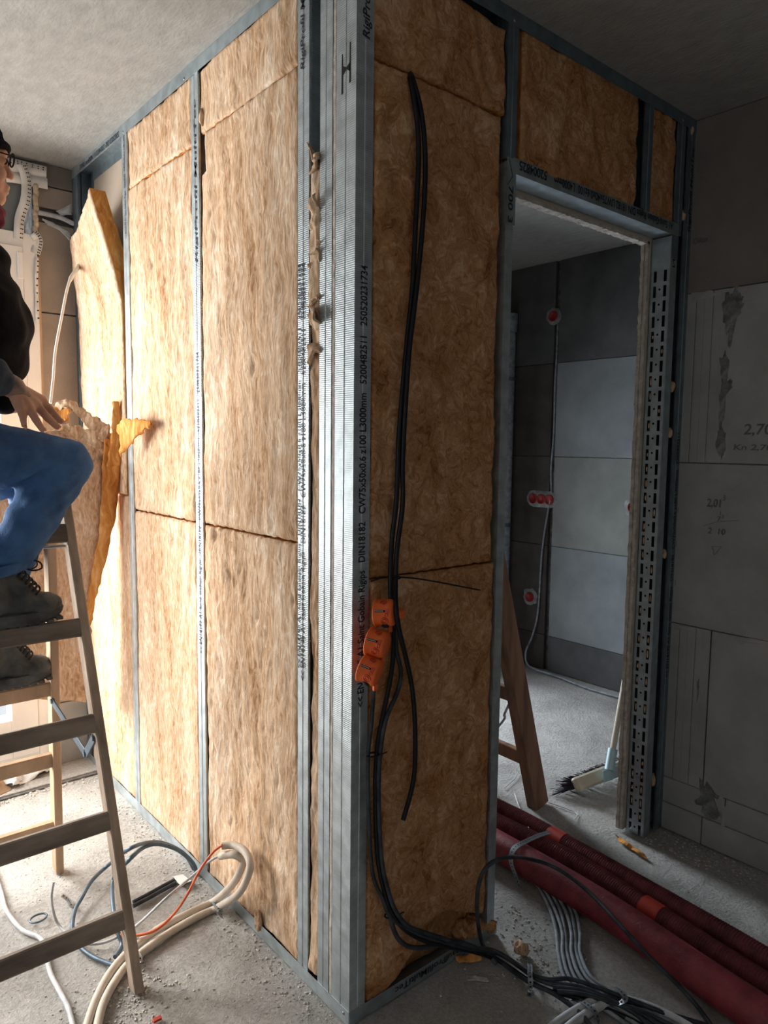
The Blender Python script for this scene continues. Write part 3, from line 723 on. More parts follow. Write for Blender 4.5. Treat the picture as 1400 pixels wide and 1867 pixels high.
for i, (px, py, l_) in enumerate([(1244, 395, 'small wool tuft at the right end of the door header'), (1258, 240, 'wool tuft under the ceiling track by the block wall'), (1234, 705, 'wool tuft in the gap beside the slotted jamb, upper'), (1231, 790, 'wool tuft in the gap beside the slotted jamb, second'), (1215, 1010, 'wool tuft in the gap beside the slotted jamb, at mid height'), (1195, 1420, 'long wool tuft in the gap beside the slotted jamb, near the floor')]):
    p = at(px, py, 1, .008); p.x = 1.495 if i > 1 else p.x
    crumple(l_, [p], .011, seed=i, sq=(.9, .8, 2.2 if i == 5 else 1.3))
p = at(470, 1680, 0, -.006); crumple('peeling wool flap at the foot of the widest bay', [p], .014, seed=8, sq=(.6, .9, 2.0))
p = at(368, 215, 0, .004); crumple('small loose wool tuft beside the middle stud near the ceiling', [p], .012, seed=9, sq=(.6, .8, 1.8))
# torn batt hanging in front of the far bay: broad pale face, orange edge, flopped top ----
tb_ = thing('torn_insulation_batt', (-.2, 1.75, .3), 'torn glass wool batt hanging loose behind the ladder with bright orange side edge', 'insulation')
def strip(P, Q, th, nm, m, n=40, k=12, amp=.006, seed=0):
    """surface between polylines P and Q (world), thickness th backwards"""
    P = resample_n(smooth_path(P, 8), n); Q = resample_n(smooth_path(Q, 8), n); g = MB(); fr = []
    for i in range(n+1):
        for j in range(k+1):
            p = P[i].lerp(Q[i], j/k)
            if j in (0, 1, k-1, k) or i in (0, n): p = p + Vector((noise.noise(p*70), noise.noise(p*70+Vector((5,0,0))), noise.noise(p*70+Vector((0,5,0)))))*(.011 if j in (0, k) or i in (0, n) else .006)
            fr.append(p)
    K = k+1; N_ = len(fr)
    nrm = (P[n//2]-Q[n//2]).cross(P[-1]-P[0]).normalized()
    if nrm.dot(CAM-P[0]) < 0: nrm = -nrm
    vs = [p + nrm*amp*(noise.noise(Vector((p.x*18, p.y*18, p.z*7+seed)))+.5*noise.noise(p*50)) for p in fr]
    vs2 = [p - nrm*th for p in vs]; fs = []
    for i in range(n):
        for j in range(k):
            q = i*K+j; fs += [(q, q+1, q+K+1, q+K), (N_+q+1, N_+q, N_+q+K, N_+q+K+1)]
    for i in range(n): fs += [(i*K, (i+1)*K, N_+(i+1)*K, N_+i*K), ((i+1)*K+k, i*K+k, N_+i*K+k, N_+(i+1)*K+k)]
    for j in range(k): fs += [(j+1, j, N_+j, N_+j+1), (n*K+j, n*K+j+1, N_+n*K+j+1, N_+n*K+j)]
    return g.add(vs+vs2, fs, True).build(nm, m, tb_)
def resample_n(P, n):
    L = [0]
    for a, b in zip(P[:-1], P[1:]): L.append(L[-1]+(b-a).length)
    out = []; j = 0
    for i in range(n+1):
        s_ = L[-1]*i/n
        while j < len(P)-2 and L[j+1] < s_: j += 1
        d = max(L[j+1]-L[j], 1e-9); out.append(P[j].lerp(P[j+1], min(1, max(0, (s_-L[j])/d))))
    return out
A = lambda px, py, y: at(px, py, 1, y)
strip([A(-40,850,1.62), A(-45,1000,1.64), A(-50,1150,1.66), A(-50,1262,1.68)], [A(198,835,1.55), A(192,950,1.57), A(170,1110,1.60), A(154,1280,1.64)], .05, 'wool_face', M_WL, amp=.012)
strip([A(188,800,1.535), A(182,950,1.555), A(157,1110,1.585), A(139,1240,1.64), A(140,1285,1.65)], [A(221,800,1.50), A(209,950,1.53), A(181,1070,1.56), A(168,1125,1.60), A(158,1225,1.64)], .012, 'orange_edge', M_WE, k=5, amp=.003)
strip([A(206,735,1.50), A(204,770,1.50), A(196,850,1.52)], [A(217,733,1.49), A(222,770,1.49), A(222,850,1.50)], .012, 'torn_spike', M_WE, n=16, k=4, amp=.003)
Bx = lambda px, py, x: at(px, py, 0, x)
strip([Bx(214,775,-.075), Bx(228,762,-.07), Bx(250,765,-.055), Bx(277,769,-.035)], [Bx(220,832,-.07), Bx(232,815,-.065), Bx(250,795,-.055), Bx(278,772,-.035)], .006, 'torn_flap', M_WE, n=16, k=6, amp=.006)
strip([A(96,738,1.64), A(128,728,1.60), A(160,752,1.57), A(200,775,1.53)], [A(100,765,1.64), A(125,742,1.60), A(155,775,1.57), A(196,815,1.53)], .012, 'torn_flap', M_WL, n=40, k=10, amp=.014, seed=4)
strip([A(96,742,1.64), A(112,738,1.62), A(128,742,1.60)], [A(108,788,1.62), A(116,778,1.61), A(124,760,1.60)], .010, 'torn_flap', M_WE, n=14, k=6, amp=.004, seed=7)
strip([A(108,772,1.60), A(140,775,1.58), A(165,785,1.56), A(200,780,1.54)], [A(112,790,1.60), A(140,800,1.58), A(170,815,1.56), A(204,835,1.54)], .02, 'torn_flap', M_WL, n=40, k=14, amp=.016, seed=11)
strip([A(0,800,1.63), A(60,790,1.62), A(120,788,1.60), A(190,812,1.55)], [A(-10,870,1.64), A(60,860,1.63), A(120,850,1.61), A(192,850,1.56)], .03, 'torn_flap', M_WL, n=44, k=14, amp=.018, seed=15)

# ------------------------------------------------------------------ facade details: tapes, foam, pipe
ft = thing('window_sealing_tape', (-.15, 2.03, 2.4), 'white perforated sealing tape peeling beside the balcony door top', 'tape')
def tapestrip(P, w_, y, nm, dots=True, wy=0):
    P = [A(px, py, y) for px, py in P]; S = smooth_path(P, 5); g = MB(); gd = MB(); n = len(S)
    for s0, s1 in zip(S[:-1], S[1:]):
        pass
    L_, R_ = [], []
    for i, p in enumerate(S):
        d = (S[min(i+1, n-1)]-S[max(i-1, 0)]).normalized(); nrm = d.cross(Vector((0,1,0))).normalized()
        wob = Vector((0, -.004*math.sin(i*.8)-.002, 0)); L_.append(p+nrm*w_/2+wob); R_.append(p-nrm*w_/2+wob)
    vs = L_+R_+[q+Vector((0,.0012,0)) for q in L_+R_]; m2 = 2*n
    fs = [(i, i+1, n+i+1, n+i) for i in range(n-1)]+[(m2+i+1, m2+i, m2+n+i, m2+n+i+1) for i in range(n-1)]+[(i+1, i, m2+i, m2+i+1) for i in range(n-1)]+[(n+i, n+i+1, m2+n+i+1, m2+n+i) for i in range(n-1)]
    g.add(vs, fs, True); o = g.build(nm, M_TAPE, ft)
    if dots:
        for i in range(1, n-1):
            for t in (.15, .32):
                c = L_[i].lerp(R_[i], t) - Vector((0,.0016,0)); q = Matrix.Rotation(math.radians(90), 4, 'X'); q.translation = c
                gd.lathe([(0, 0), (.0028, 0)], 8, q, False)
        gd.build('perforations', M_DARK, ft)
    return o
tapestrip([(10,300),(40,304),(84,316)], .052, 2.032, 'top_strip')
tapestrip([(10,322),(40,326),(86,336)], .045, 2.030, 'folded_strip', False)
tapestrip([(38,300),(48,330),(46,365),(36,400),(33,438)], .040, 2.022, 'hanging_strip')
tapestrip([(60,425),(70,440),(64,462)], .038, 2.020, 'loose_end')
tapestrip([(67,470),(66,520),(68,590)], .014, 2.012, 'edge_strip')
g = MB()
for i in range(9):
    p = A(65+1.2*math.sin(i*2.1), 342+i*9.5, 2.03); g.ell(p, (.012, .012, .018), nu=10, nv=8)
tag(g.build('foam_bead', M_FOAM, None, origin=A(65, 410, 2.04)), 'knobbly cream foam bead between the shutter box and the block wall', 'foam')
tag(MB().box((XW-.004, 2.035, .9), (XW+.012, 2.049, 2.30)).build('wood_edge_strip', M_WOODT, None, origin=(XW, 2.04, .9)), 'thin tan strip running up the right edge of the balcony door', 'strip')
g = MB().tube(smooth_path([(XW-.01, 2.045, 2.488), (-.06, 2.045, 2.485), (.0, 2.045, 2.470), (.05, 2.047, 2.466)]), .010, 12)
tag(g.build('conduit_pipe', M_LGREY, None, origin=(-.06, 2.045, 2.48)), 'grey conduit crossing the masonry slot beside the balcony door', 'pipe')
for ol in ([(100,385),(130,372),(133,392),(112,392)], [(78,402),(95,404),(120,420),(133,432),(128,440),(108,420),(90,412)]):
    smear(wf, ol, 1, YF-.002, .006, M_PLAST, 'mortar_dab')
# white cable hanging at the far end
cw = MB().tube(smooth_path([A(158,430,2.0), A(146,480,1.9), A(126,515,1.75), A(112,580,1.72), A(101,640,1.70), A(97,690,1.68), A(92,735,1.66)]), lambda t, i: .0085 if t < .33 else .0055, 10)
tag(cw.build('hanging_cable', M_WHCAB, None, origin=A(112,580,1.72)), 'cream cable hanging out of the far bay down to the torn insulation', 'cable')

# ------------------------------------------------------------------ back room: sockets, cable, pipe
WB = lambda px, py: at(px, py, 0, XB)
def wall_box(px, py, label, n=1, patch=1.0, group=None):
    c = WB(px, py); t_ = thing('wall_socket_box', c, label, 'socket', group)
    R_ = .034; g = MB(); k = 30; seed = px
    cen = c + Vector((0, 0, 0))
    ring = []
    for i in range(k):
        a = 2*math.pi*i/k; rr = (1.75*R_*patch)*(1+.22*noise.noise((math.cos(a)*2, math.sin(a)*2, seed)))
        ex = R_*1.95*(n-1)/2*(1 if math.cos(a) > 0 else -1)
        ring.append(cen + Vector((-.003, math.cos(a)*rr+ex, math.sin(a)*rr*.95)))
    vs = ring + [p+Vector((-.004,0,0))+(cen-p)*.12 for p in ring] + [cen+Vector((-.008,0,0))]
    fs = [(i, k+i, k+(i+1) % k, (i+1) % k) for i in range(k)]+[(k+i, 2*k, k+(i+1) % k) for i in range(k)]
    g.add(vs, fs, True).build('plaster_patch', M_PLASTD, t_)
    for j in range(n):
        m_ = Matrix.Rotation(math.radians(-90), 4, 'Y'); m_.translation = cen+Vector((-.004, (j-(n-1)/2)*R_*1.95, 0))
        MB().lathe([(0, .004), (R_*.80, .004), (R_*.84, .010), (R_, .010), (R_, -.002)], 24, m_).build('box', M_REDB, t_)
    return t_
wall_box(1010, 577, 'dark red socket box high on the back wall at the top of the cable slot')
wall_box(988, 910, 'row of three dark red socket boxes at mid height on the back wall', 3)
wall_box(1155, 925, 'bright red socket box in white plaster beside the right door jamb')
wall_box(967, 1088, 'dark red socket box low on the back wall left of the cable')
ca = MB().tube(smooth_path([(XB+.012, 1.55, 2.33), (XB+.01, 1.549, 2.1), (XB-.004, 1.545, 1.9), (XB+.008, 1.55, 1.6), (XB-.006, 1.552, 1.35), (XB+.0, 1.545, 1.18), (XB-.008, 1.56, 1.10), (XB-.01, 1.60, .8), (XB-.012, 1.615, .4), (XB-.02, 1.65, .22), (XB-.05, 1.68, .10), (XB-.10, 1.60, .03), (XB-.08, 1.4, .012), (XB-.12, 1.1, .012), (XB-.09, .8, .012)]), .0065, 10)
tag(ca.build('electrical_cable', M_GREYCAB, None, origin=(XB, 1.55, 1)), 'grey cable running down the back wall slot and along its foot', 'cable')
g = MB().tube([(2.80, 1.90, .0), (2.80, 1.90, 2.30)], .043, 20).tube([(2.80, 1.90, 2.28), (2.80, 1.90, 2.40)], .052, 20)
pp = tag(g.build('drain_pipe', M_GREYCAB, None, origin=(2.80, 1.90, 0)), 'pale drain pipe with a collar half hidden behind the left door stud', 'pipe')
MB().tube([(2.80, 1.90, 1.95), (2.80, 1.90, 1.975)], .050, 20).tube([(2.80, 1.90, .95), (2.80, 1.90, .97)], .050, 20).build('pipe_clamp', M_STRAP, pp)

# wooden ladder in back room
l2 = thing('wooden_trestle_ladder', (1.2, .7, 0), 'dark wooden trestle ladder standing in the back room behind the left door stud', 'ladder')
def lerp(a, b, t): return tuple(a[i]+(b[i]-a[i])*t for i in range(3))
for (yy, xf, xt) in ((.424, 1.328, .86), (.92, 1.328, .86), (.424, .38, .81), (.92, .38, .81)):
    MB().bar((xf, yy, 0), (xt, yy, 1.55), .05, .088 if yy < .5 else .07, up=(1, 0, .3), bev=.004).build('stile', M_WOODB, l2)
for k in range(5):
    z = .215+k*.29
    for (xf, xt) in ((1.328, .86), (.38, .81)):
        x = xf+(xt-xf)*z/1.55
        MB().bar((x, .43, z), (x, .91, z), .03, .055, up=(0,0,1), bev=.003).build('rung', M_WOODB, l2)
MB().bevbox((.78, .40, 1.55), (.90, .95, 1.575), .004).build('top_board', M_WOODB, l2)
cb = MB().tube(smooth_path([A(935,1268,.55), A(920,1300,.6), A(908,1325,.62), (.85, .6, .10), (.7, .7, .01), (.5, .9, .01)]), .006, 8)
tag(cb.build('electrical_cable', M_GREYCAB, None, origin=(1.0, .6, .2)), 'grey-blue cable hanging from the back room ladder rung', 'cable')

# broom
br = thing('push_broom', (1.75, .42, 0), 'push broom with pale wooden head and dark bristles leaning in the doorway', 'broom')
ha = Vector(at(1048, 1432, 2, .055)); hb = ha + Vector((.42, -.035, .0)); hb = Vector(at(1200, 1372, 2, .085)); d = (hb-ha).normalized(); hb = ha + d*.42
upb = Vector((.18, .12, 1)).normalized()
MB().bar(ha, hb, .060, .035, up=(-.35, -.75, .65), bev=.008).build('broom_head', M_BROOM, br)
side = d.cross(Vector((0,0,1))).normalized()*-1
g = MB()
for i in range(900):
    t = random.random(); s_ = random.uniform(-1, 1); p = ha.lerp(hb, t)
    o_ = Vector((-.25, .62, -.35)).normalized(); p = p + o_*.012 + Vector((0,.0,.012))*s_
    e = p + o_*random.uniform(.05, .075) + d*((t-.5)*.03+random.uniform(-.01,.01)) + Vector((0,0,s_*.028+.01)); e.z = max(e.z, .002)
    if t < .04: e -= d*random.uniform(0, .04)
    g.tube([p, e], .0011, 3, False)
g.build('bristles', M_BRIS, br)['kind'] = 'stuff'
hc = ha.lerp(hb, .42) + Vector((-.005, -.03, .03)); ht = Vector(at(1153, 1160, 1, hc.y+.10))
MB().tube([hc, hc.lerp(ht, .15)], .021, 14).build('handle_socket', M_BRK, br)
MB().bar(hc+Vector((-.05,-.004,-.014)), hc+Vector((.05,-.012,-.014)), .006, .05, up=(0,.2,1), bev=.002).build('bracket', M_BRK, br)
MB().tube([hc, hc.lerp(ht, 1.35)], .0135, 14).build('handle', M_BROOM, br)

# ------------------------------------------------------------------ corrugated pipes on the floor
def longpath(P, z, ext0=.9, ext1=.9):
    P = [Vector((x, y, z)) for x, y in P]; a = (P[0]-P[2]).normalized(); b = (P[-1]-P[-3]).normalized()
    return smooth_path([P[0]+a*ext0]+P+[P[-1]+b*ext1*.5, P[-1]+b*ext1], 6)
P1 = [(.884,.275),(.884,.057),(.872,-.19),(.848,-.381),(.825,-.547),(.806,-.711)]
P2 = [(1.022,.402),(1.028,.213),(1.026,.001),(.997,-.261),(.966,-.478),(.945,-.655)]
P3 = [(1.113,.477),(1.115,.332),(1.108,.175),(1.094,-.044),(1.077,-.287),(1.062,-.49),(1.050,-.612)]
pth = longpath(P1, .053, .35, .6)
o = MB().tube(pth, .052, 26).build('floor_pipe', M_PIPE, None, origin=(.87, 0, 0)); tag(o, 'thick smooth crimson pipe, nearest of the three on the floor', 'pipe')
def corr(P, r_, label, couple, z):
    pt = resample(longpath(P, z, .35, .6), .0022)
    t_ = thing('corrugated_pipe', (P[2][0], P[2][1], 0), label, 'pipe')
    MB().tube(pt, lambda t, i: r_+.0022*math.sin(i*2*math.pi/4), 18).build('corrugated_hose', M_PIPEC, t_)
    c = Vector((couple[0], couple[1], z)); j = min(range(len(pt)), key=lambda q: (pt[q]-c).length); seg = pt[max(0, j-16):j+16]
    MB().tube(seg, lambda t, i: r_+.0035, 20).build('coupling_tape', M_COUP, t_)
    return t_
c2 = at(1183, 1668, 2, .04); c3 = at(1008, 1535, 2, .04)
corr(P2, .0355, 'ribbed crimson pipe in the middle of the three on the floor', (c2.x, c2.y), .0385)
corr(P3, .0355, 'ribbed crimson pipe farthest of the three on the floor', (c3.x, c3.y), .0385)
# perforated strap over pipes
def strap(label, pts, w_, name='metal_strap'):
    S = resample(smooth_path(pts, 8), .006); g = MB(); n = len(S); gd = MB(); Lp, Rp = [], []
    for i, p in enumerate(S):
        d = (S[min(i+1, n-1)]-S[max(i-1, 0)]).normalized()
        s_ = (strap.w if strap.w else d.cross(strap.n).normalized())*w_/2; Lp.append(p+s_); Rp.append(p-s_)
    th = (strap.n if not strap.w else Vector((0,0,1)))*.0012
    vs = Lp+Rp+[q-th for q in Lp+Rp]; m2 = 2*n
    g.add(vs, [(i, i+1, n+i+1, n+i) for i in range(n-1)]+[(m2+i+1, m2+i, m2+n+i, m2+n+i+1) for i in range(n-1)]+[(i+1, i, m2+i, m2+i+1) for i in range(n-1)]+[(n+i, n+i+1, m2+n+i+1, m2+n+i) for i in range(n-1)])
    o = g.build(name, M_STEELT, None, origin=S[n//2]); tag(o, label, 'strap')
    for i in range(1, n-1, 2):
        d = (S[i+1]-S[i-1]).normalized(); s_ = strap.w if strap.w else d.cross(strap.n).normalized(); nn = s_.cross(d).normalized()
        if nn.dot(CAM-S[i]) < 0: nn = -nn
        q = nn.to_track_quat('Z', 'Y').to_matrix().to_4x4(); q.translation = S[i]+nn*.0012
        gd.lathe([(.0, 0), (.0026, 0)], 8, q, False)
    gd.build('perforations', M_DARK, o); return o
strap.n = Vector((0, 0, 1)); strap.w = Vector((.1, 1, 0)).normalized(); F_ = lambda px, py, z: at(px, py, 2, z)
# arch over pipe1 and pipe2 near y=.17
yy = .215; cx1 = .884; cx2 = 1.03; cx3 = 1.117
arc = [F_(948,1617,.004), F_(940,1597,.03), F_(931,1568,.075), F_(938,1546,.104), F_(960,1533,.112), F_(985,1522,.095), F_(1002,1517,.082)]
strap('perforated metal strap arched over the crimson pipes', arc, .022); strap.w = None

# ------------------------------------------------------------------ cables on the right partition
def cable(label, P, r_=.0065, m=M_BLKCAB, name='electrical_cable', n=10, k=7):
    S = smooth_path(P, k); o = MB().tube(S, r_, n).build(name, m, None, origin=S[len(S)//2]); return tag(o, label, 'cable')
K = lambda px, py, d=.018: at(px, py, 1, -d)
cable('black cable hanging from the wool seam down into the topmost orange socket box', [K(740,135,-.03), K(748,146,.008), K(756,190), K(762,240), K(763,300), K(757,420), K(752,520), K(742,620), K(733,720), K(727,800), K(725,860), K(722,920), K(715,980), K(712,1040), K(712,1090,.03), K(714,1104,.035)])
cable('long black cable hanging from the seam to a loose cut end low on the wall', [K(746,132,-.03), K(753,146,.010), K(767,200,.02), K(774,260,.024), K(775,330,.024), K(769,430,.024), K(758,540,.03), K(746,640,.03), K(738,760,.03), K(734,850,.024), K(734,920,.024), K(724,1000,.026), K(721,1060,.03), K(722,1110,.075), K(728,1150,.075), K(740,1200,.05), K(752,1260,.03), K(757,1340,.02), K(754,1420,.02), K(735,1495,.02)])
run = [(735,1692), (775,1710), (820,1722), (862,1732), (900,1742)]
low = lambda dz, dx: [at(740+dx, 1692+dz*.6, 1, -.05), at(775+dx, 1708+dz, 1, -.055), at(820+dx, 1721+dz*.8, 1, -.06), at(862, 1731+dz*.5, 1, -.075)]
F = lambda px, py, z=.008: at(px, py, 2, z)
cable('dusty black cable from the lowest orange socket box down to the floor bundle', [K(684,1240,.045), K(681,1262,.035), K(677,1320), K(671,1380), K(672,1480), K(679,1590), K(698,1640,.03), K(712,1672,.04)]+low(0,0)+[F(915,1742,.02), F(985,1788,.03), F(1060,1806,.03), F(1150,1828,.02), F(1300,1872,.01)], m=M_DUSTCAB, r_=.0055)
cable('black cable running from behind the sockets to the clamp, middle strand', [K(716,1120,.012), K(718,1170,.012), K(713,1230,.015), K(699,1300,.018), K(688,1360,.018), K(684,1440,.018), K(688,1560,.018), K(702,1630,.03), K(716,1668,.04)]+low(8,0)+[F(915,1755,.015), F(985,1800,.02), F(1060,1822,.02), F(1130,1850,.012), F(1190,1880,.01)], m=M_BLKCAB, r_=.006)
cable('black cable bending out to the right below the sockets, then to the clamp', [K(724,1130,.014), K(722,1180,.014), K(731,1225,.016), K(724,1262,.016), K(704,1310,.024), K(694,1365,.026), K(690,1440,.026), K(695,1560,.026), K(708,1625,.04), K(722,1662,.05)]+low(-6,4)+[F(905,1735,.03), F(985,1782,.035), F(1040,1785,.035), F(1110,1808,.03), F(1220,1850,.02), F(1330,1890,.01)], m=M_DUSTCAB, r_=.006)
cable('slack black cable looping lowest under the wall bundle', [K(710,1660,.03), K(716,1690,.03), K(728,1714,.04), K(750,1727,.045), K(785,1726,.05), K(820,1716,.06), at(862,1726,1,-.08), F(905,1748,.018), F(960,1788,.02), F(1010,1812,.02), F(1060,1850,.02), F(1090,1890,.01)], m=M_DUSTCAB, r_=.0065)
# tie with long tail
g = MB().tube([K(713,1052,.03), K(722,1050,.040), K(731,1052,.03), K(728,1055,.012), K(715,1055,.012), K(713,1052,.03)], .0022, 6).tube(smooth_path([K(729,1052,.03), K(780,1058,.02), K(875,1076,.012)]), .0022, 6).tube(smooth_path([K(714,1052,.02), K(695,1054,.012), K(676,1060,.008)]), .0018, 6)
tag(g.build('cable_tie', M_BLKCAB, None, origin=K(722,1052)), 'black cable tie with a long tail pointing right at mid wall', 'cable tie')
for (px, py, l_) in ((680, 1376, 'black cable tie round the strands below the orange sockets'), (712, 1668, 'black cable tie where the strands gather low on the cable wall')):
    g = MB(); c = K(px, py, .022)
    g.tube([c+Vector((math.cos(a)*.017, math.sin(a)*.012, 0)) for a in np.linspace(0, 2*math.pi, 17)], .0022, 6).tube([c+Vector((.012,-.012,0)), c+Vector((.03,-.02,.006))], .0018, 5)
    tag(g.build('cable_tie', M_BLKCAB, None, origin=c), l_, 'cable tie')
# single arcing black cable in front of the door stud
ar = [F(905,1758,.02), at(880,1722,1,-.06), at(870,1665,1,-.065), at(873,1612,1,-.07), at(890,1578,1,-.075), at(925,1563,1,-.08), F(970,1567,.175), F(1020,1586,.145), F(1075,1628,.13), F(1130,1686,.122), F(1185,1746,.10), F(1240,1800,.05), F(1275,1840,.02), F(1310,1890,.01)]
cable('single black cable arching over the crimson pipes from the door stud foot', ar, .0062, M_DUSTCAB)
# orange sockets ------------------------------------------------------
def socket(px, py, ax, label, hole, d=.05):
    c = K(px, py, d); a = Vector(ax).normalized(); t_ = thing('hollow_wall_socket', c, label, 'socket')
    q = a.to_track_quat('Z', 'Y').to_matrix().to_4x4(); q.translation = c
    prof = [(.029, -.024), (.036, -.024), (.0365, -.021), (.034, -.019), (.034, .014), (.031, .021), (.026, .024), (.0, .024)]
    MB().lathe(prof, 30, q).lathe([(.0295, -.024), (.0295, .018), (0, .018)], 24, q).build('cup', M_ORB, t_)
    # screw claws, knock-outs, bridge
    tocam = (CAM-c).normalized(); s_ = (tocam - a*tocam.dot(a)).normalized(); b = a.cross(s_)
    def onside(al, ang, rad=.0342): 
        n_ = (s_*math.cos(ang)+b*math.sin(ang)); return c+a*al+n_*rad, n_
    p0, n_ = onside(-.018, -.1); p1, _ = onside(.010, -.1)
    MB().bar(p0, p1, .005, .0012, up=n_).build('claw_slot', M_DARK, t_)
    MB().bar(p0+n_*.001, p0.lerp(p1, .8)+n_*.001, .0018, .0016, up=n_).build('claw_screw', M_STEELT, t_)
    g = MB()
    def ang_of(v): v = Vector(v); return math.atan2(v.dot(b), v.dot(s_))
    if hole is not None: hole = (hole[0], ang_of(-UPV*.85+tocam*.55+RT*.25))
    p2, n2_ = onside(.013, -.12); g.bar(p2-a*.004, p2+a*.004, .011, .002, up=n2_)
    for al, ang, r0 in ((.006, .62, .010), (.006, .62, .0055), (.012, .18, .0045), (.002, -.8, .008), (.002, -.8, .004)):
        p3, n3 = onside(al, ang, .0343); m_ = n3.to_track_quat('Z', 'Y').to_matrix().to_4x4(); m_.translation = p3
        g.lathe([(r0, -.001), (r0, .0016), (r0-.0014, .0016), (r0-.0014, -.001)], 16, m_)
    g.build('knockout_rings', M_ORD, t_)
    if hole is not None:
        p3, n3 = onside(*hole); m_ = n3.to_track_quat('Z', 'Y').to_matrix().to_4x4(); m_.translation = p3
        MB().lathe([(0, .0022), (.0095, .0022), (.0095, -.002)], 16, m_).build('cable_hole', M_DARK, t_)
    MB().bevbox((-.006,-.004,-.012), (.006,.004,.012), .001, Matrix.Translation(c+Vector((.01, -.005, -.038)))).build('bridge', M_ORB, t_)
    return t_
AX = (.42, -.80, -.24)
socket(703, 1117, (.50, -.78, .06), 'topmost orange round socket box, partly behind the black cable', (.004, -.95), .045)
socket(689, 1173, (.46, -.80, -.14), 'middle orange round socket box of the three hanging on the cables', None, .05)
socket(676, 1223, AX, 'lowest orange round socket box with a cable entering its underside', (.004, 1.15), .055)
lug = crumple('x', [K(728,1118,.015)], .012, name='socket_lug', m=M_ORB, seed=2)
del lug['label']; del lug['category']
top_socket = bpy.data.objects['hollow_wall_socket']; lug.parent = top_socket; lug.location = lug.location - top_socket.location

# ------------------------------------------------------------------ floor cables, right
for i, off in enumerate([0, 11, 22, 34, 46, 56]):
    j = [0, .004, 0, .005, .001, .004][i]
    P = [F(960+off*.5, 1590, .012+j), F(982+off*.7, 1618, .010+j), F(1003+off*.8, 1660, .009+j), F(1014+off*.72+(i%2)*3, 1700, .009+j), F(1018+off*.72, 1740, .010+j), F(1030+off*.9, 1785, .012+j), F(1060+off*1.2, 1815, .014), F(1110+off*1.3, 1845, .012), F(1160+off*1.8, 1880, .01)]
    l_ = ['first', 'second', 'third', 'fourth', 'fifth', 'rightmost'][i]
    cable('dusty grey cable of the bundle coming from under the pipes, %s from the left' % l_ if i < 5 else 'dusty grey cable of the bundle from under the pipes, the rightmost strand', P, .0055, M_GREYCAB)
for i in range(3):
    P = [F(1000+i*8, 1792+i*8, .03), F(1060, 1800+i*6, .034), F(1110+i*5, 1822+i*4, .03), F(1160+i*12, 1850, .02), F(1200+i*30, 1890, .012)]
    cable(['dusty dark cable on top of the lower right bundle', 'dusty dark cable beneath the top strand of the lower right bundle', 'dusty dark cable at the lower side of the right bundle'][i], P, .006, M_DUSTCAB)
cable('white corrugated conduit at the right side of the lower bundle', [F(1130,1818,.02), F(1180,1832,.02), F(1230,1855,.02), F(1280,1885,.02)], .009, M_LGREY, name='conduit_pipe')
for i, (x0, l_) in enumerate([(0, 'short white conduit in the lower bundle, left one'), (22, 'short white conduit in the lower bundle, right one')]):
    cable(l_, [F(1085+x0, 1822+x0*.2, .022), F(1050+x0, 1842+x0*.2, .018), F(1020+x0*1.1, 1862+x0*.2, .015), F(985+x0*1.2, 1890+x0*.2, .012)], .0115, M_LGREY, name='conduit_pipe', n=14)
strap.n = Vector((0, 0, 1))
strap('perforated steel strap pinning the black cables right of the door stud', [F(964,1755,.006), F(966,1762,.035), F(966,1775,.045), F(967,1792,.03), F(966,1808,.004), F(965,1816,.003)], .014)
strap('perforated steel strap across the grey cable bundle at lower right', [F(1122,1800,.03), F(1130,1806,.045), F(1140,1820,.045), F(1126,1830,.03), F(1108,1832,.004)], .016)
strap('perforated steel strap over the short white conduits', [F(1040,1822,.01), F(1062,1826,.032), F(1085,1845,.035), F(1092,1866,.01)], .016)
cable('small black wire ring lying beside the lower bundle', [F(1040+14*math.cos(a), 1815+9*math.sin(a), .006+.004*math.sin(a*2)) for a in np.linspace(0, 5.8, 12)], .002, M_BLKCAB, name='wire_ring', n=6)
cable('thin pale wire lying between ladder foot and pipes', [F(938,1447,.012), F(946,1470,.01), F(958,1497,.03), F(965,1512,.06)], .002, M_WHCAB, name='loose_wire', n=6)
cable('thin curly wire scrap on the back room floor', [F(945,1408,.006), F(938,1420,.006), F(925,1432,.006), F(920,1437,.006)], .002, M_LGREY, name='loose_wire', n=6)
cable('thin twig-like wire scrap beside the back room ladder foot', [F(1000,1463,.006), F(1035,1475,.006), F(1052,1484,.006), F(1048,1494,.006)], .002, M_LGREY, name='loose_wire', n=6)

# ------------------------------------------------------------------ floor cables, left
LY = lambda px, py, z=.01: at(px, py, 2, z)
for i, (o_, l_) in enumerate([(0, 'cream conduit from the ladder foot to the partition, upper of the pair'), (1, 'cream conduit from the ladder foot to the partition, lower of the pair')]):
    P = [LY(150+22*o_, 1900, .012), LY(172+14*o_, 1830+6*o_, .012), LY(200+10*o_, 1775+14*o_, .012), LY(235+4*o_, 1735+18*o_, .012), LY(290+3*o_, 1693+18*o_, .012), LY(350+3*o_, 1662+13*o_, .012), LY(392+4*o_, 1642+13*o_, .014)]
    P += [at(424, 1612, 0, -.062), at(439, 1585, 0, -.045), at(442, 1568, 0, -.038), at(425, 1558, 0, -.06), at(402, 1561, 0, -.075)] if o_ == 0 else [at(432, 1632, 0, -.07), at(450, 1602, 0, -.055), at(456, 1575, 0, -.045), at(446, 1552, 0, -.040), at(425, 1541, 0, -.05), at(405, 1542, 0, -.075)]
    cable(l_, P, .0115, M_CREAM, name='conduit_pipe', n=16)
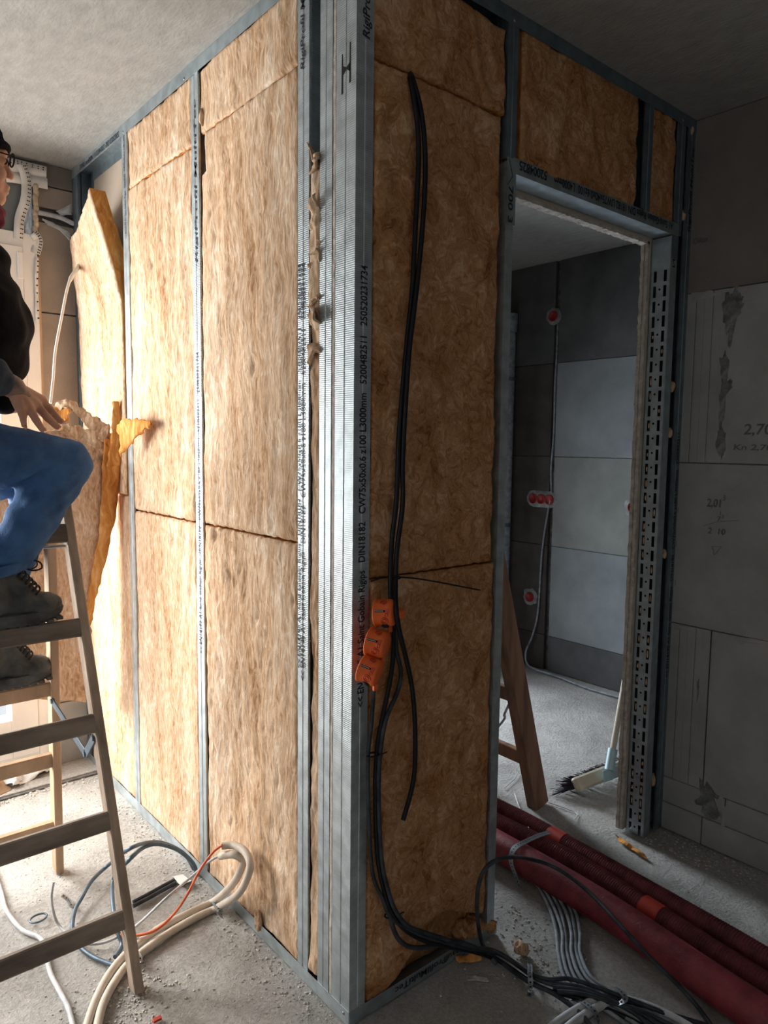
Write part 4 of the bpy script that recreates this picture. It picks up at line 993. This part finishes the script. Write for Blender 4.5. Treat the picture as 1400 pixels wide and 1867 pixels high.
cable('orange wire looping from the upper conduit end round to the ladder foot', [at(405,1541,0,-.08), at(390,1552,0,-.10), at(372,1575,0,-.13), at(357,1600,0,-.16), at(342,1630,0,-.20), LY(318,1665,.06), LY(285,1695,.04), LY(245,1706,.03), LY(215,1703,.03), LY(203,1690,.03), LY(207,1680,.035)], .0042, M_ORW, name='orange_wire', n=8)
cable('light grey wire from the lower conduit end across to the ladder', [at(402,1559,0,-.07), at(380,1572,0,-.10), at(345,1602,0,-.15), at(300,1640,0,-.25), LY(248,1688,.03), LY(200,1715,.02), LY(165,1721,.02), LY(140,1714,.02), LY(110,1690,.02), LY(98,1665,.06), LY(94,1635,.10), LY(98,1608,.14)], .0042, M_LGREY, name='grey_wire', n=8)
cable('dark cable arching behind the ladder foot up to the floor track, outer loop', [LY(210,1745,.01), LY(222,1722,.012), LY(212,1690,.04), LY(205,1640,.05), LY(208,1600,.06), at(235,1568,0,-.28), at(262,1545,0,-.2), at(290,1539,0,-.14), at(325,1550,0,-.08), at(350,1572,0,-.04), at(357,1588,0,-.02), at(352,1596,0,-.01)], .007, M_STRAP, name='electrical_cable')
cable('dark cable arching behind the ladder foot, inner longer loop', [LY(207,1760,.01), LY(170,1745,.01), LY(145,1725,.012), LY(132,1700,.012), LY(136,1662,.02), LY(150,1635,.03), LY(168,1605,.04), LY(200,1575,.05), at(235,1548,0,-.28), at(270,1536,0,-.18), at(300,1538,0,-.11), at(335,1556,0,-.05), at(354,1585,0,-.02)], .0065, M_STRAP, name='electrical_cable')
for i in range(2):
    cable(['pair of short black cables entering the floor near the track, left strand', 'pair of short black cables entering the floor near the track, right strand'][i], [LY(243, 1645+i*7, .01), LY(275, 1628+i*7, .012), LY(300, 1614+i*7, .012), LY(320, 1604+i*6, .008)], .007, M_DUSTCAB)
g = MB().add([LY(315,1598,.022), LY(333,1594,.024), LY(349,1606,.02), LY(328,1614,.022), LY(315,1598,.004), LY(333,1594,.004), LY(349,1606,.004), LY(328,1614,.004)], [(0,1,2,3),(4,7,6,5),(0,4,5,1),(1,5,6,2),(2,6,7,3),(3,7,4,0)])
tag(g.build('tape_patch', M_TAPE, None, origin=LY(330,1604,0)), 'scrap of white tape over the short black cables at the track', 'tape')
cable('grey dusty cable from the left frame edge under the bottom rung', [LY(-20,1560,.01), LY(0,1620,.01), LY(12,1660,.01), LY(40,1695,.01), LY(75,1712,.01), LY(85,1745,.01), LY(92,1775,.01), LY(110,1810,.01), LY(125,1840,.01), LY(135,1880,.01)], .0068, M_LGREY)
cable('coiled blue-grey wire ring on the floor behind the bottom rung', [LY(70+15*math.cos(a)+4*math.sin(a), 1674-8*math.sin(a)-3*math.cos(a), .01+.008*(a % 6.28)/6.28) for a in np.linspace(0, 11.5, 30)], .003, M_STRAP, name='wire_ring', n=7, k=3)
strap.n = Vector((0, 0, 1))
strap('perforated steel strap clamping the cream conduits to the floor by the track', [LY(386,1640,.004), LY(392,1646,.022), LY(397,1655,.032), LY(402,1664,.028), LY(405,1676,.005)], .018)
strap('second perforated strap over the cream conduits behind the ladder foot', [LY(232,1728,.008), LY(246,1735,.030), LY(256,1748,.030), LY(258,1758,.006)], .016)
strap('crumpled perforated metal strap scrap left of the dark cables', [LY(113,1632,.02), LY(124,1640,.01), LY(130,1650,.02), LY(136,1658,.004)], .014)
# scraps on the floor
p = at(1155,1548,2,.012); o = foldsheet('curled yellow wool scrap on the floor near the slotted jamb', at(1130,1536,2,.004), at(1178,1566,2,.006), Vector((.02,.03,.012)), Vector((.015,.02,.006)), .008, 5, m=M_WE, n=24, k=8, amp=.012)
crumple('small round wool tuft on the floor beside the door stud', [F(948,1730,.018)], .017, seed=3)
foldsheet('thin wool scrap at the foot of the cable wall', at(838,1757,2,.004), at(880,1750,2,.02), Vector((.01,.02,.006)), Vector((.01,.015,.006)), .006, 9, m=M_WE, n=14, k=6, amp=.01)
crumple('folded wool wad at the torn bottom right of the cable wall', [at(860,1690,1,.03), at(880,1680,1,.03), at(845,1700,1,.035)], .028, seed=5, m=M_WR)
foldsheet('pale paper scrap on the dark floor in front of the cable wall', at(853,1787,2,.002), at(892,1790,2,.004), Vector((.012,.02,.0)), Vector((.01,.014,.0)), .002, 2, m=M_CHIP, n=10, k=5, amp=.004)
foldsheet('white plastic sheet heaped on the floor by the balcony door', at(20,1438,2,.02), at(98,1402,2,.02), Vector((-.05,.08,.05)), Vector((-.02,.06,.03)), .002, 17, m=M_PAPER, n=24, k=14, amp=.03, name='plastic_sheet')
bpy.data.objects['plastic_sheet']['category'] = 'sheet'
foldsheet('brown cardboard scrap at the left frame edge by the balcony door', at(0,1452,2,.01), at(24,1440,2,.01), Vector((-.01,.05,.07)), Vector((-.01,.05,.02)), .002, 27, m=M_CARDB, n=10, k=8, amp=.006, name='card_scrap')
bpy.data.objects['card_scrap']['category'] = 'cardboard'
tag(MB().bevbox(at(278,1862,2,.003), at(290,1868,2,.003)+Vector((.012,.012,.006)), .001).build('plastic_scrap', M_COUP, None, origin=at(284,1864,2,0)), 'tiny red plastic scrap on the floor at the bottom frame edge', 'scrap')
# crumbs
g = MB()
def crumb(x, y, s_):
    base = Vector((x, y, fz(x, y)+s_*.25)); n0 = len(g.v); q = Matrix.Rotation(random.uniform(0, 6), 3, 'Z') @ Matrix.Rotation(random.uniform(-.5, .5), 3, 'X')
    vs = [base + q @ Vector((a*s_*random.uniform(.5, 1.3), b*s_*random.uniform(.5, 1), c*s_*random.uniform(.3, .6))) for a, b, c in ((-1,-1,-1),(1,-1,-1),(1,1,-1),(-1,1,-1),(-.7,-.7,1),(.8,-.6,1),(.6,.8,1),(-.8,.7,1))]
    g.add(vs, [(0,3,2,1),(4,5,6,7),(0,1,5,4),(1,2,6,5),(2,3,7,6),(3,0,4,7)])
for i in range(900): crumb(random.uniform(-.75, -.01), random.uniform(-.7, 1.85), random.uniform(.0012, .0034))
for i in range(500):
    y = random.uniform(-.1, 1.9); crumb(-.01-abs(random.gauss(0, .05)), y, random.uniform(.0015, .0045))
for i in range(260): crumb(random.gauss(-.40, .06), random.gauss(.47, .06), random.uniform(.0015, .005))
for i in range(350): crumb(random.uniform(-1.0, -.05), random.gauss(1.86, .02), random.uniform(.002, .007))
for i in range(900): crumb(random.uniform(.05, 2.3), random.uniform(-.6, 1.6), random.uniform(.001, .003))
for i in range(250): crumb(random.gauss(.62, .12), random.gauss(-.12, .12), random.uniform(.0015, .005))
for i in range(150): crumb(random.uniform(1.42, 1.56), random.uniform(-.4, -.0), random.uniform(.002, .005))
o = g.build('floor_debris', M_CHIP, None, origin=(0, 0, 0)); o['kind'] = 'stuff'; tag(o, 'mortar crumbs and grit scattered over the raw screed', 'debris')

# ------------------------------------------------------------------ wall writing
def wtext(s, px, py, px2, h, m=M_PENCIL, dz=0):
    a = at(px, py, 0, XR-.0022); b = at(px2, py, 0, XR-.0022)
    text_obj(wr, s, (XR-.0022, a.y, a.z), (0,-1,0), (0,0,1), abs(a.y-b.y), h, m, th=.0004, italic=.1, name='pencil_writing')
wtext('2,01', 1288, 923, 1314, .030); wtext('5', 1318, 912, 1323, .018); wtext('1', 1312, 940, 1314, .016); wtext('7', 1308, 950, 1314, .018); wtext('5', 1316, 945, 1320, .012)
wtext('2  10', 1290, 972, 1322, .022); wtext('2,70', 1355, 792, 1408, .038); wtext('Kn 2,70', 1337, 820, 1408, .020)
wtext('Oilco', 1263, 446, 1290, .022)
def wline(*pts):
    g = MB()
    for a, b in zip(pts[:-1], pts[1:]): g.bar(at(*a, 0, XR-.002), at(*b, 0, XR-.002), .0014, .001, up=(1,0,0))
    g.build('pencil_line', M_PENCIL, wr, origin=at(*pts[0], 0, XR))
wline((1281,959),(1310,951),(1347,949)); wline((1298,996),(1315,997),(1302,1012),(1298,996))
wline((1236,925),(1236,935)); wline((1233,985),(1233,996)); wline((1231,1058),(1231,1068))

# ------------------------------------------------------------------ wooden ladder, left
LD = thing('wooden_step_ladder', (-.6, .84, 0), 'weathered wooden step ladder carrying the seated worker', 'ladder')
fx = lambda z: -.378-.045*z; fxl = lambda z: -.378-.62+.045*z
fy = lambda z: .468+.24*z; by = lambda z: 1.195-.19*z
ZT = 1.385
for nm, yf, m in (('stile', fy, M_WOODS), ('rear_stile', by, M_WOODT)):
    for xf in (fx, fxl):
        MB().bar((xf(0), yf(0), .003), (xf(ZT), yf(ZT), ZT), .026, .050, up=(0, 1, .24 if yf is fy else -.19), bev=.003).build(nm, m, LD)
for k in range(5):
    z = .202+.262*k
    MB().bar((fx(z)-.008, fy(z)-.012, z), (fxl(z)+.008, fy(z)-.012, z), .024, .052, up=(0, .24, 1), bev=.004).build('rung', M_WOODG, LD)
    z2 = .185+.262*k
    MB().bar((fx(z2)-.008, by(z2), z2), (fxl(z2)+.008, by(z2), z2), .024, .052, up=(0, -.19, 1), bev=.004).build('rear_rung', M_WOODT, LD)
for z in (.163, 1.212):
    MB().tube([(fx(z)+.014, fy(z)+.012, z), (fxl(z)-.014, fy(z)+.012, z)], .004, 10).tube([(fx(z)+.012, fy(z)+.012, z), (fx(z)+.020, fy(z)+.012, z)], .008, 8).build('tie_rod', M_STEELT, LD)
MB().bevbox((fxl(ZT)-.02, fy(ZT)-.03, ZT), (fx(ZT)+.02, by(ZT)+.03, ZT+.022), .004).build('top_board', M_WOODG, LD)
for xf, s_ in ((fx, -1), (fxl, 1)):
    xs = xf(.6)+.018*s_
    a = at(98, 1278, 0, fx(.6)-.014); b = at(157, 1374, 0, fx(.6)-.016); c = at(172, 1345, 0, fx(.6)-.016)
    for q in (a, b, c): q.x = xs
    g = MB().bar(a, b, .004, .026, up=(0,.3,1), bev=.001).bar(b, c, .004, .026, up=(0,-.3,1), bev=.001)
    for q in (a, b, c): g.tube([q+Vector((-.006,0,0)), q+Vector((.006,0,0))], .008, 10)
    g.build('hinge_strap', M_STRAP, LD)

# ------------------------------------------------------------------ worker
def remesh(mb, name, m, parent, voxel, sm=4, disp=None, org=None):
    me = mb.mesh('tmp'); o = bpy.data.objects.new('tmp', me); COL.objects.link(o)
    r = o.modifiers.new('r', 'REMESH'); r.mode = 'VOXEL'; r.voxel_size = voxel; r.use_smooth_shade = True
    s_ = o.modifiers.new('s', 'SMOOTH'); s_.iterations = sm; s_.factor = .5
    dg = bpy.context.evaluated_depsgraph_get(); e = bpy.data.meshes.new_from_object(o.evaluated_get(dg)); bpy.data.objects.remove(o)
    n = len(e.vertices); co = np.empty(n*3); e.vertices.foreach_get('co', co); co = co.reshape(-1, 3)
    if disp:
        no = np.empty(n*3); e.vertex_normals.foreach_get('vector', no); no = no.reshape(-1, 3)
        co = co + no*np.array([disp(Vector(c)) for c in co])[:, None]
    base = parent.location
    co = co - np.array(base)[None, :]
    e.vertices.foreach_set('co', co.reshape(-1)); e.update(); e.polygons.foreach_set('use_smooth', [True]*len(e.polygons))
    e.materials.clear(); e.materials.append(m); e.name = name
    o = bpy.data.objects.new(name, e); COL.objects.link(o); o.parent = parent; return o
PER = thing('person', (-.78, .88, 1.42), 'worker in black jacket, knit cap, blue jeans and dusty boots sitting on the ladder top', 'person')
YN, YFAR = .745, .985
hipN = Vector((-.83, .78, 1.50)); hipF = Vector((-.83, .96, 1.50)); pel = Vector((-.86, .87, 1.52))
kneN = A(118, 846, YN); ankN = A(0, 1046, .715); kneF = A(86, 880, YFAR+.02); ankF = A(-45, 1165, 1.03)
belly = Vector((-.84, .87, 1.72)); chest = Vector((-.80, .87, 1.93)); neck = Vector((-.74, .88, 2.10)); head = A(-56, 290, .88)
shN = Vector((-.80, .69, 2.00)); shF = Vector((-.80, 1.05, 2.00)); elN = Vector((-.80, .60, 1.74)); wrN = A(24, 706, .655)
elF = Vector((-.74, 1.12, 1.75)); wrF = Vector((-.50, 1.06, 1.62))
kn = [A(36, 742, .648), A(52, 742, .655), A(66, 738, .672), A(76, 730, .692)]
mid = [A(42, 762, .650), A(66, 766, .655), A(87, 762, .672), A(96, 752, .692)]
tip = [A(44, 776, .656), A(77, 783, .660), A(104, 778, .675), A(110, 768, .692)]
def bodymb(k=1.0, hands=True):
    g = MB()
    g.cap2(pel, belly, .13*k, .12*k).cap2(belly, chest, .12*k, .13*k).cap2(chest, neck, .09, .055)
    g.cap2(shN, shF, .065, .065)
    for a, b, c in ((hipN, kneN, ankN), (hipF, kneF, ankF)):
        g.cap2(a, b, .085*k, .06*k).cap2(b, c, .055*k, .04*k)
    for a, b, c in ((shN, elN, wrN), (shF, elF, wrF)):
        g.cap2(a, b, .05, .042).cap2(b, b.lerp(c, .35), .042, .040).cap2(b.lerp(c, .35), c, .040, .027)
    return g
g = bodymb(.88)
g.cap2(neck, head+Vector((-.02, 0, -.05)), .055, .055)
# head with features, facing +x
hm = Matrix.Rotation(math.radians(4), 3, 'Y')
g.ell(head+Vector((-.012, 0, .02)), (.098, .076, .098), hm); g.ell(head+Vector((.025, 0, -.045)), (.062, .058, .070), hm)
g.ell(head+Vector((.055, 0, -.085)), (.032, .035, .026)); g.ell(head+Vector((.072, 0, .028)), (.022, .052, .012))
g.cap2(head+Vector((.082, 0, .012)), head+Vector((.098, 0, -.020)), .008, .012); g.ell(head+Vector((.085, 0, -.055)), (.013, .026, .007)); g.ell(head+Vector((.082, 0, -.068)), (.013, .022, .007))
for s_ in (-1, 1):
    g.ell(head+Vector((-.005, .078*s_, -.01)), (.018, .008, .030)); g.ell(head+Vector((.074, .030*s_, .006)), (.012, .014, .010)); g.ell(head+Vector((.058, .038*s_, -.03)), (.024, .02, .022))
# near hand: palm, four fingers, thumb
for q in kn: g.cap2(wrN, q, .020, .0145)
g.cap2(kn[0], kn[2], .014, .0145)
for a, b, c, r0 in zip(kn, mid, tip, (.0095, .0105, .011, .0105)): g.cap2(a, b, r0+.001, r0).cap2(b, c, r0, r0-.002)
th0 = wrN.lerp(kn[3], .35)+Vector((0, .02, 0)); g.cap2(wrN, th0, .018, .014).cap2(th0, th0+Vector((.035, .03, -.012)), .013, .011).cap2(th0+Vector((.035, .03, -.012)), th0+Vector((.06, .035, -.025)), .011, .009)
# far hand
for i in range(4):
    q = wrF+Vector((.075, -.03+.02*i, -.02)); g.cap2(wrF, q, .019, .013).cap2(q, q+Vector((.035, 0, -.01)), .010, .0095).cap2(q+Vector((.035, 0, -.01)), q+Vector((.06, 0, -.03)), .0095, .008)
g.cap2(wrF, wrF+Vector((.03, -.035, -.01)), .015, .012).cap2(wrF+Vector((.03, -.035, -.01)), wrF+Vector((.065, -.05, -.02)), .011, .009)
remesh(g, 'body', M_SKIN, PER, .0042, 3)
# eyes
for s_ in (-1, 1): MB().ell(head+Vector((.0775, .030*s_, .006)), (.0105, .0105, .009)).build('eye', M_DARK, PER)
# tattooed forearm skin
remesh(MB().cap2(elN.lerp(wrN, .72), wrN, .0335, .0295).cap2(wrN, wrN.lerp(kn[2], .45), .027, .0205), 'tattoo', M_TAT, PER, .005, 3)
# jeans
g = MB(); g.cap2(pel, belly.lerp(pel, .5), .150, .148).cap2(hipN, hipF, .115, .115)
for a, b, c, s_ in ((hipN, kneN, ankN, 1), (hipF, kneF, ankF, 1)):
    g.cap2(a, b, .110, .073).cap2(b, c.lerp(b, .17), .074, .058).cap2(b.lerp(c, .45), c.lerp(b, .17), .068, .060)
def denim(p):
    d = .005*noise.noise(Vector((p.x*20+p.z*22, p.y*12, p.z*20-p.x*20)))
    for k_, an in ((kneN, ankN), (kneF, ankF)):
        r0 = (p-(k_+Vector((-.075, 0, -.035)))).length
        if r0 < .14: d += .008*(1-r0/.14)*math.sin((p.z*1.1-p.x*.75)*150)
        r1 = (p-an).length
        if r1 < .14: d += .006*(1-r1/.14)*math.sin(p.z*180+p.x*30+3*noise.noise(p*15))
    return d
jn = remesh(g, 'jeans', M_JEAN, PER, .0065, 5, denim)
# jacket and sleeve
g = MB(); g.cap2(Vector((-.84, .87, 1.60)), belly, .165, .170).cap2(belly, chest, .165, .160).cap2(Vector((-.80, .87, 1.63)), A(-66, 590, .87), .165, .172).cap2(A(-66, 590, .87), chest+Vector((.01,0,.0)), .168, .145).cap2(A(-40, 640, .87), A(-50, 560, .87), .13, .13).cap2(A(-88, 520, .87), A(-66, 620, .87), .150, .160).cap2(A(-72, 492, .87), A(-80, 520, .87), .125, .14).cap2(shN, shF, .085, .085).cap2(chest, neck+Vector((0,0,-.04)), .12, .075)
g.cap2(shN, elN, .072, .066).cap2(shF, elF, .072, .060).cap2(elF, elF.lerp(wrF, .9), .058, .045).cap2(elN, elN.lerp(wrN, .3), .06, .055)
remesh(g, 'jacket', M_JACK, PER, .009, 5, lambda p: .008*noise.noise(p*14)+.004*math.sin(p.z*60+3*noise.noise(p*9)))
g = MB(); a = elN.lerp(wrN, .2); b = elN.lerp(wrN, .78)
g.cap2(a, b, .058, .046); remesh(g, 'sleeve', M_SLEEVE, PER, .0055, 4, lambda p: .005*noise.noise(p*30)+.003*math.sin((p-a).length*150))
# cap and scarf
def cutcap(p): return 0
g = MB(); g.ell(head+Vector((-.018, 0, .048)), (.108, .090, .098), Matrix.Rotation(math.radians(14), 3, 'Y'))
cap_ = remesh(g, 'knit_cap', M_BEAN, PER, .006, 2, lambda p: .0015*math.sin(p.y*400))
bm = bmesh.new(); bm.from_mesh(cap_.data)
pl = head+Vector((0, 0, .018))-PER.location; nrm = Vector((-.26, 0, 1)).normalized()
bmesh.ops.bisect_plane(bm, geom=bm.verts[:]+bm.edges[:]+bm.faces[:], plane_co=pl, plane_no=nrm, clear_inner=True); bm.to_mesh(cap_.data); bm.free()
g = MB(); rp = [head+Vector((-.018, 0, .02))+Vector((math.cos(a)*.108, math.sin(a)*.088, math.cos(a)*.026)) for a in np.linspace(0, 2*math.pi, 33)]
g.tube(rp, .012, 10, False).build('cap_cuff', M_BEAN, PER)
g = MB(); g.tube([neck+Vector((.005+math.cos(a)*.080, math.sin(a)*.080, -.012+.015*math.cos(a*2)-.03*math.cos(a))) for a in np.linspace(0, 2*math.pi, 33)], lambda t, i: .027+.005*math.sin(i*2.2), 12, False)
g.ell(A(-26, 388, .86), (.050, .06, .035)); g.ell(A(-14, 402, .85), (.030, .04, .022))
remesh(g, 'scarf', M_SCARF, PER, .007, 3, lambda p: .006*noise.noise(p*50))
g = MB()
for s_ in (-1, 1):
    c = head+Vector((.098, .031*s_, .012)); g.tube([c+Vector((0, math.cos(a)*.023, math.sin(a)*.016)) for a in np.linspace(0, 2*math.pi, 21)], .0022, 6, False)
    g.tube([c+Vector((0, .023*s_, .004)), head+Vector((.0, .082*s_, .012))], .002, 6)
g.tube([head+Vector((.1, -.009, .014)), head+Vector((.1, .009, .014))], .002, 6); g.build('spectacles', M_DARK, PER)
# nails
for q, p0 in zip(tip, mid):
    d = (q-p0).normalized(); n_ = (CAM-q).normalized()*.5+Vector((0,0,.8)); n_ = (n_-d*n_.dot(d)).normalized()
    m_ = Matrix.Identity(4); x_ = d.cross(n_)
    for i in range(3): m_[i][0] = x_[i]; m_[i][1] = d[i]; m_[i][2] = n_[i]; m_[i][3] = (q+n_*.0075+d*.002)[i]
    g = MB(); g.ell((0,0,0), (.0052, .0065, .0018), nu=10, nv=6); g.v = [tuple(m_ @ Vector(v)) for v in g.v]; g.build('fingernail', M_SKIN, PER)
# boots
def boot(ank, toe_px, solez, yc, nm):
    toe = A(toe_px[0], toe_px[1], yc); toe.z = solez+.05
    L_ = .262; hx = toe.x-L_
    g = MB(); X = lambda u: hx+u*L_
    g.ell((X(.80), yc, solez+.044), (.056, .047, .036)); g.ell((X(.62), yc, solez+.048), (.070, .044, .040)); g.ell((X(.36), yc, solez+.060), (.075, .041, .05)); g.ell((X(.14), yc, solez+.055), (.042, .039, .048))
    ax_ = X(.34); an = Vector((ax_, yc, solez+.09)); g.cap2(an, Vector((ax_-.002, yc, solez+.135)), .047, .047)
    v0 = Vector((X(.74), yc, solez+.052)); v1 = Vector((ax_+.022, yc, solez+.150)); g.cap2(v0, v1, .030, .036)
    up = remesh(g, 'boot', M_BOOT, PER, .0045, 2, lambda p: .003*noise.noise(p*45)+.0035*noise.noise(p*16)+(.0022*math.sin(p.z*260) if p.z > solez+.15 else 0))
    if nm == 'far': MB().tube([Vector((ax_-.002+math.cos(t)*.043, yc+math.sin(t)*.043, solez+.172)) for t in np.linspace(0, 2*math.pi, 25)], .010, 10, False).build('boot_collar', M_LACE, PER)
    # sole
    n = 40; ring = []
    for i in range(n):
        a = 2*math.pi*i/n; u = .5+.5*math.cos(a); wdt = (.046 if u > .55 else .036+.010*max(0, (u-.3)/.25)); wdt = max(.036, wdt)
        ring.append((hx-.005+u*(L_+.008), yc+math.copysign(abs(math.sin(a))**.75, math.sin(a))*wdt))
    zt = lambda x: .012*max(0, (x-X(.8))/(.2*L_))**1.5
    g = MB(); vs = []
    for z_, sc_ in ((0, .95), (.008, 1.0), (.022, 1.03), (.030, 1.0)):
        for (x, y) in ring: vs.append((X(.5)+(x-X(.5))*sc_, yc+(y-yc)*sc_, solez+z_+zt(x)))
    fs = [(r_*n+i, r_*n+(i+1) % n, (r_+1)*n+(i+1) % n, (r_+1)*n+i) for r_ in range(3) for i in range(n)] + [tuple(range(n))[::-1], tuple(range(3*n, 4*n))]
    g.add(vs, fs)
    for k_ in range(11):   # cleats
        u = .05+k_*.09; x = X(u)
        g.box((x-.008, yc-.040*(.9 if u < .5 else 1.05), solez-.004+zt(x)), (x+.008, yc+.040*(.9 if u < .5 else 1.05), solez+.004+zt(x)))
    s2_ = g.build('sole', M_SOLE, PER)
    g = MB(); dv = (v1-v0).normalized(); nv_ = Vector((-dv.z, 0, dv.x)); nv_ = nv_ if nv_.z > 0 else -nv_
    P_ = lambda t, w_, h_: v0.lerp(v1, t)+nv_*(.030+.006*t+h_)+Vector((0, w_, 0))
    for k_ in range(6):
        t = .16+k_*.11; t2 = t+.09
        for sg in (-1, 1):
            g.tube(smooth_path([P_(t, -.030*sg, -.014), P_(t, -.018*sg, .002), P_((t+t2)/2, 0, .007), P_(t2, .018*sg, .002), P_(t2, .030*sg, -.014)], 3), .0026, 6)
    for sg in (-1, 1):
        b_ = P_(.78, -.01, .008)
        g.tube(smooth_path([b_, b_+Vector((.02, -.012*sg, .016)), b_+Vector((.042, -.022*sg, .010)), b_+Vector((.046, -.024*sg, -.006)), b_+Vector((.026, -.012*sg, -.012)), b_], 4), .0024, 6)
    g.build('boot_laces', M_LACE, PER)
boot(ankN, (110, 1105), .985+.034, .715, 'near')
boot(ankF, (92, 1220), .722+.028, 1.045, 'far')
g = MB(); a_ = ankN; g.tube([Vector((a_.x+math.cos(t)*.058, .715+math.sin(t)*.055, 1.172+.012*math.cos(t))) for t in np.linspace(0, 2*math.pi, 25)], .014, 10, False).build('trouser_hem', M_JEAN, PER)

# groups of alike things
for pre, gname in (('metal_stud', 'metal studs of the partitions'), ('floor_track', 'floor tracks'), ('ceiling_track', 'ceiling tracks'), ('insulation_batt', 'glass wool batts in the partitions'),
                   ('insulation_scrap', 'loose glass wool scraps'), ('hollow_wall_socket', 'orange sockets hanging on the cables'), ('wall_socket_box', 'red socket boxes on the back wall'),
                   ('electrical_cable', 'electrical cables'), ('conduit_pipe', 'plastic conduits'), ('metal_strap', 'perforated metal straps'), ('cable_tie', 'black cable ties'),
                   ('plasterboard', 'plasterboard sheets'), ('corrugated_pipe', 'crimson pipes on the floor'), ('floor_pipe', 'crimson pipes on the floor'), ('loose_wire', 'loose wire scraps'), ('wire_ring', 'wire rings on the floor')):
    for o in list(SC.objects):
        if o.parent is None and o.name.split('.')[0] == pre: o['group'] = gname
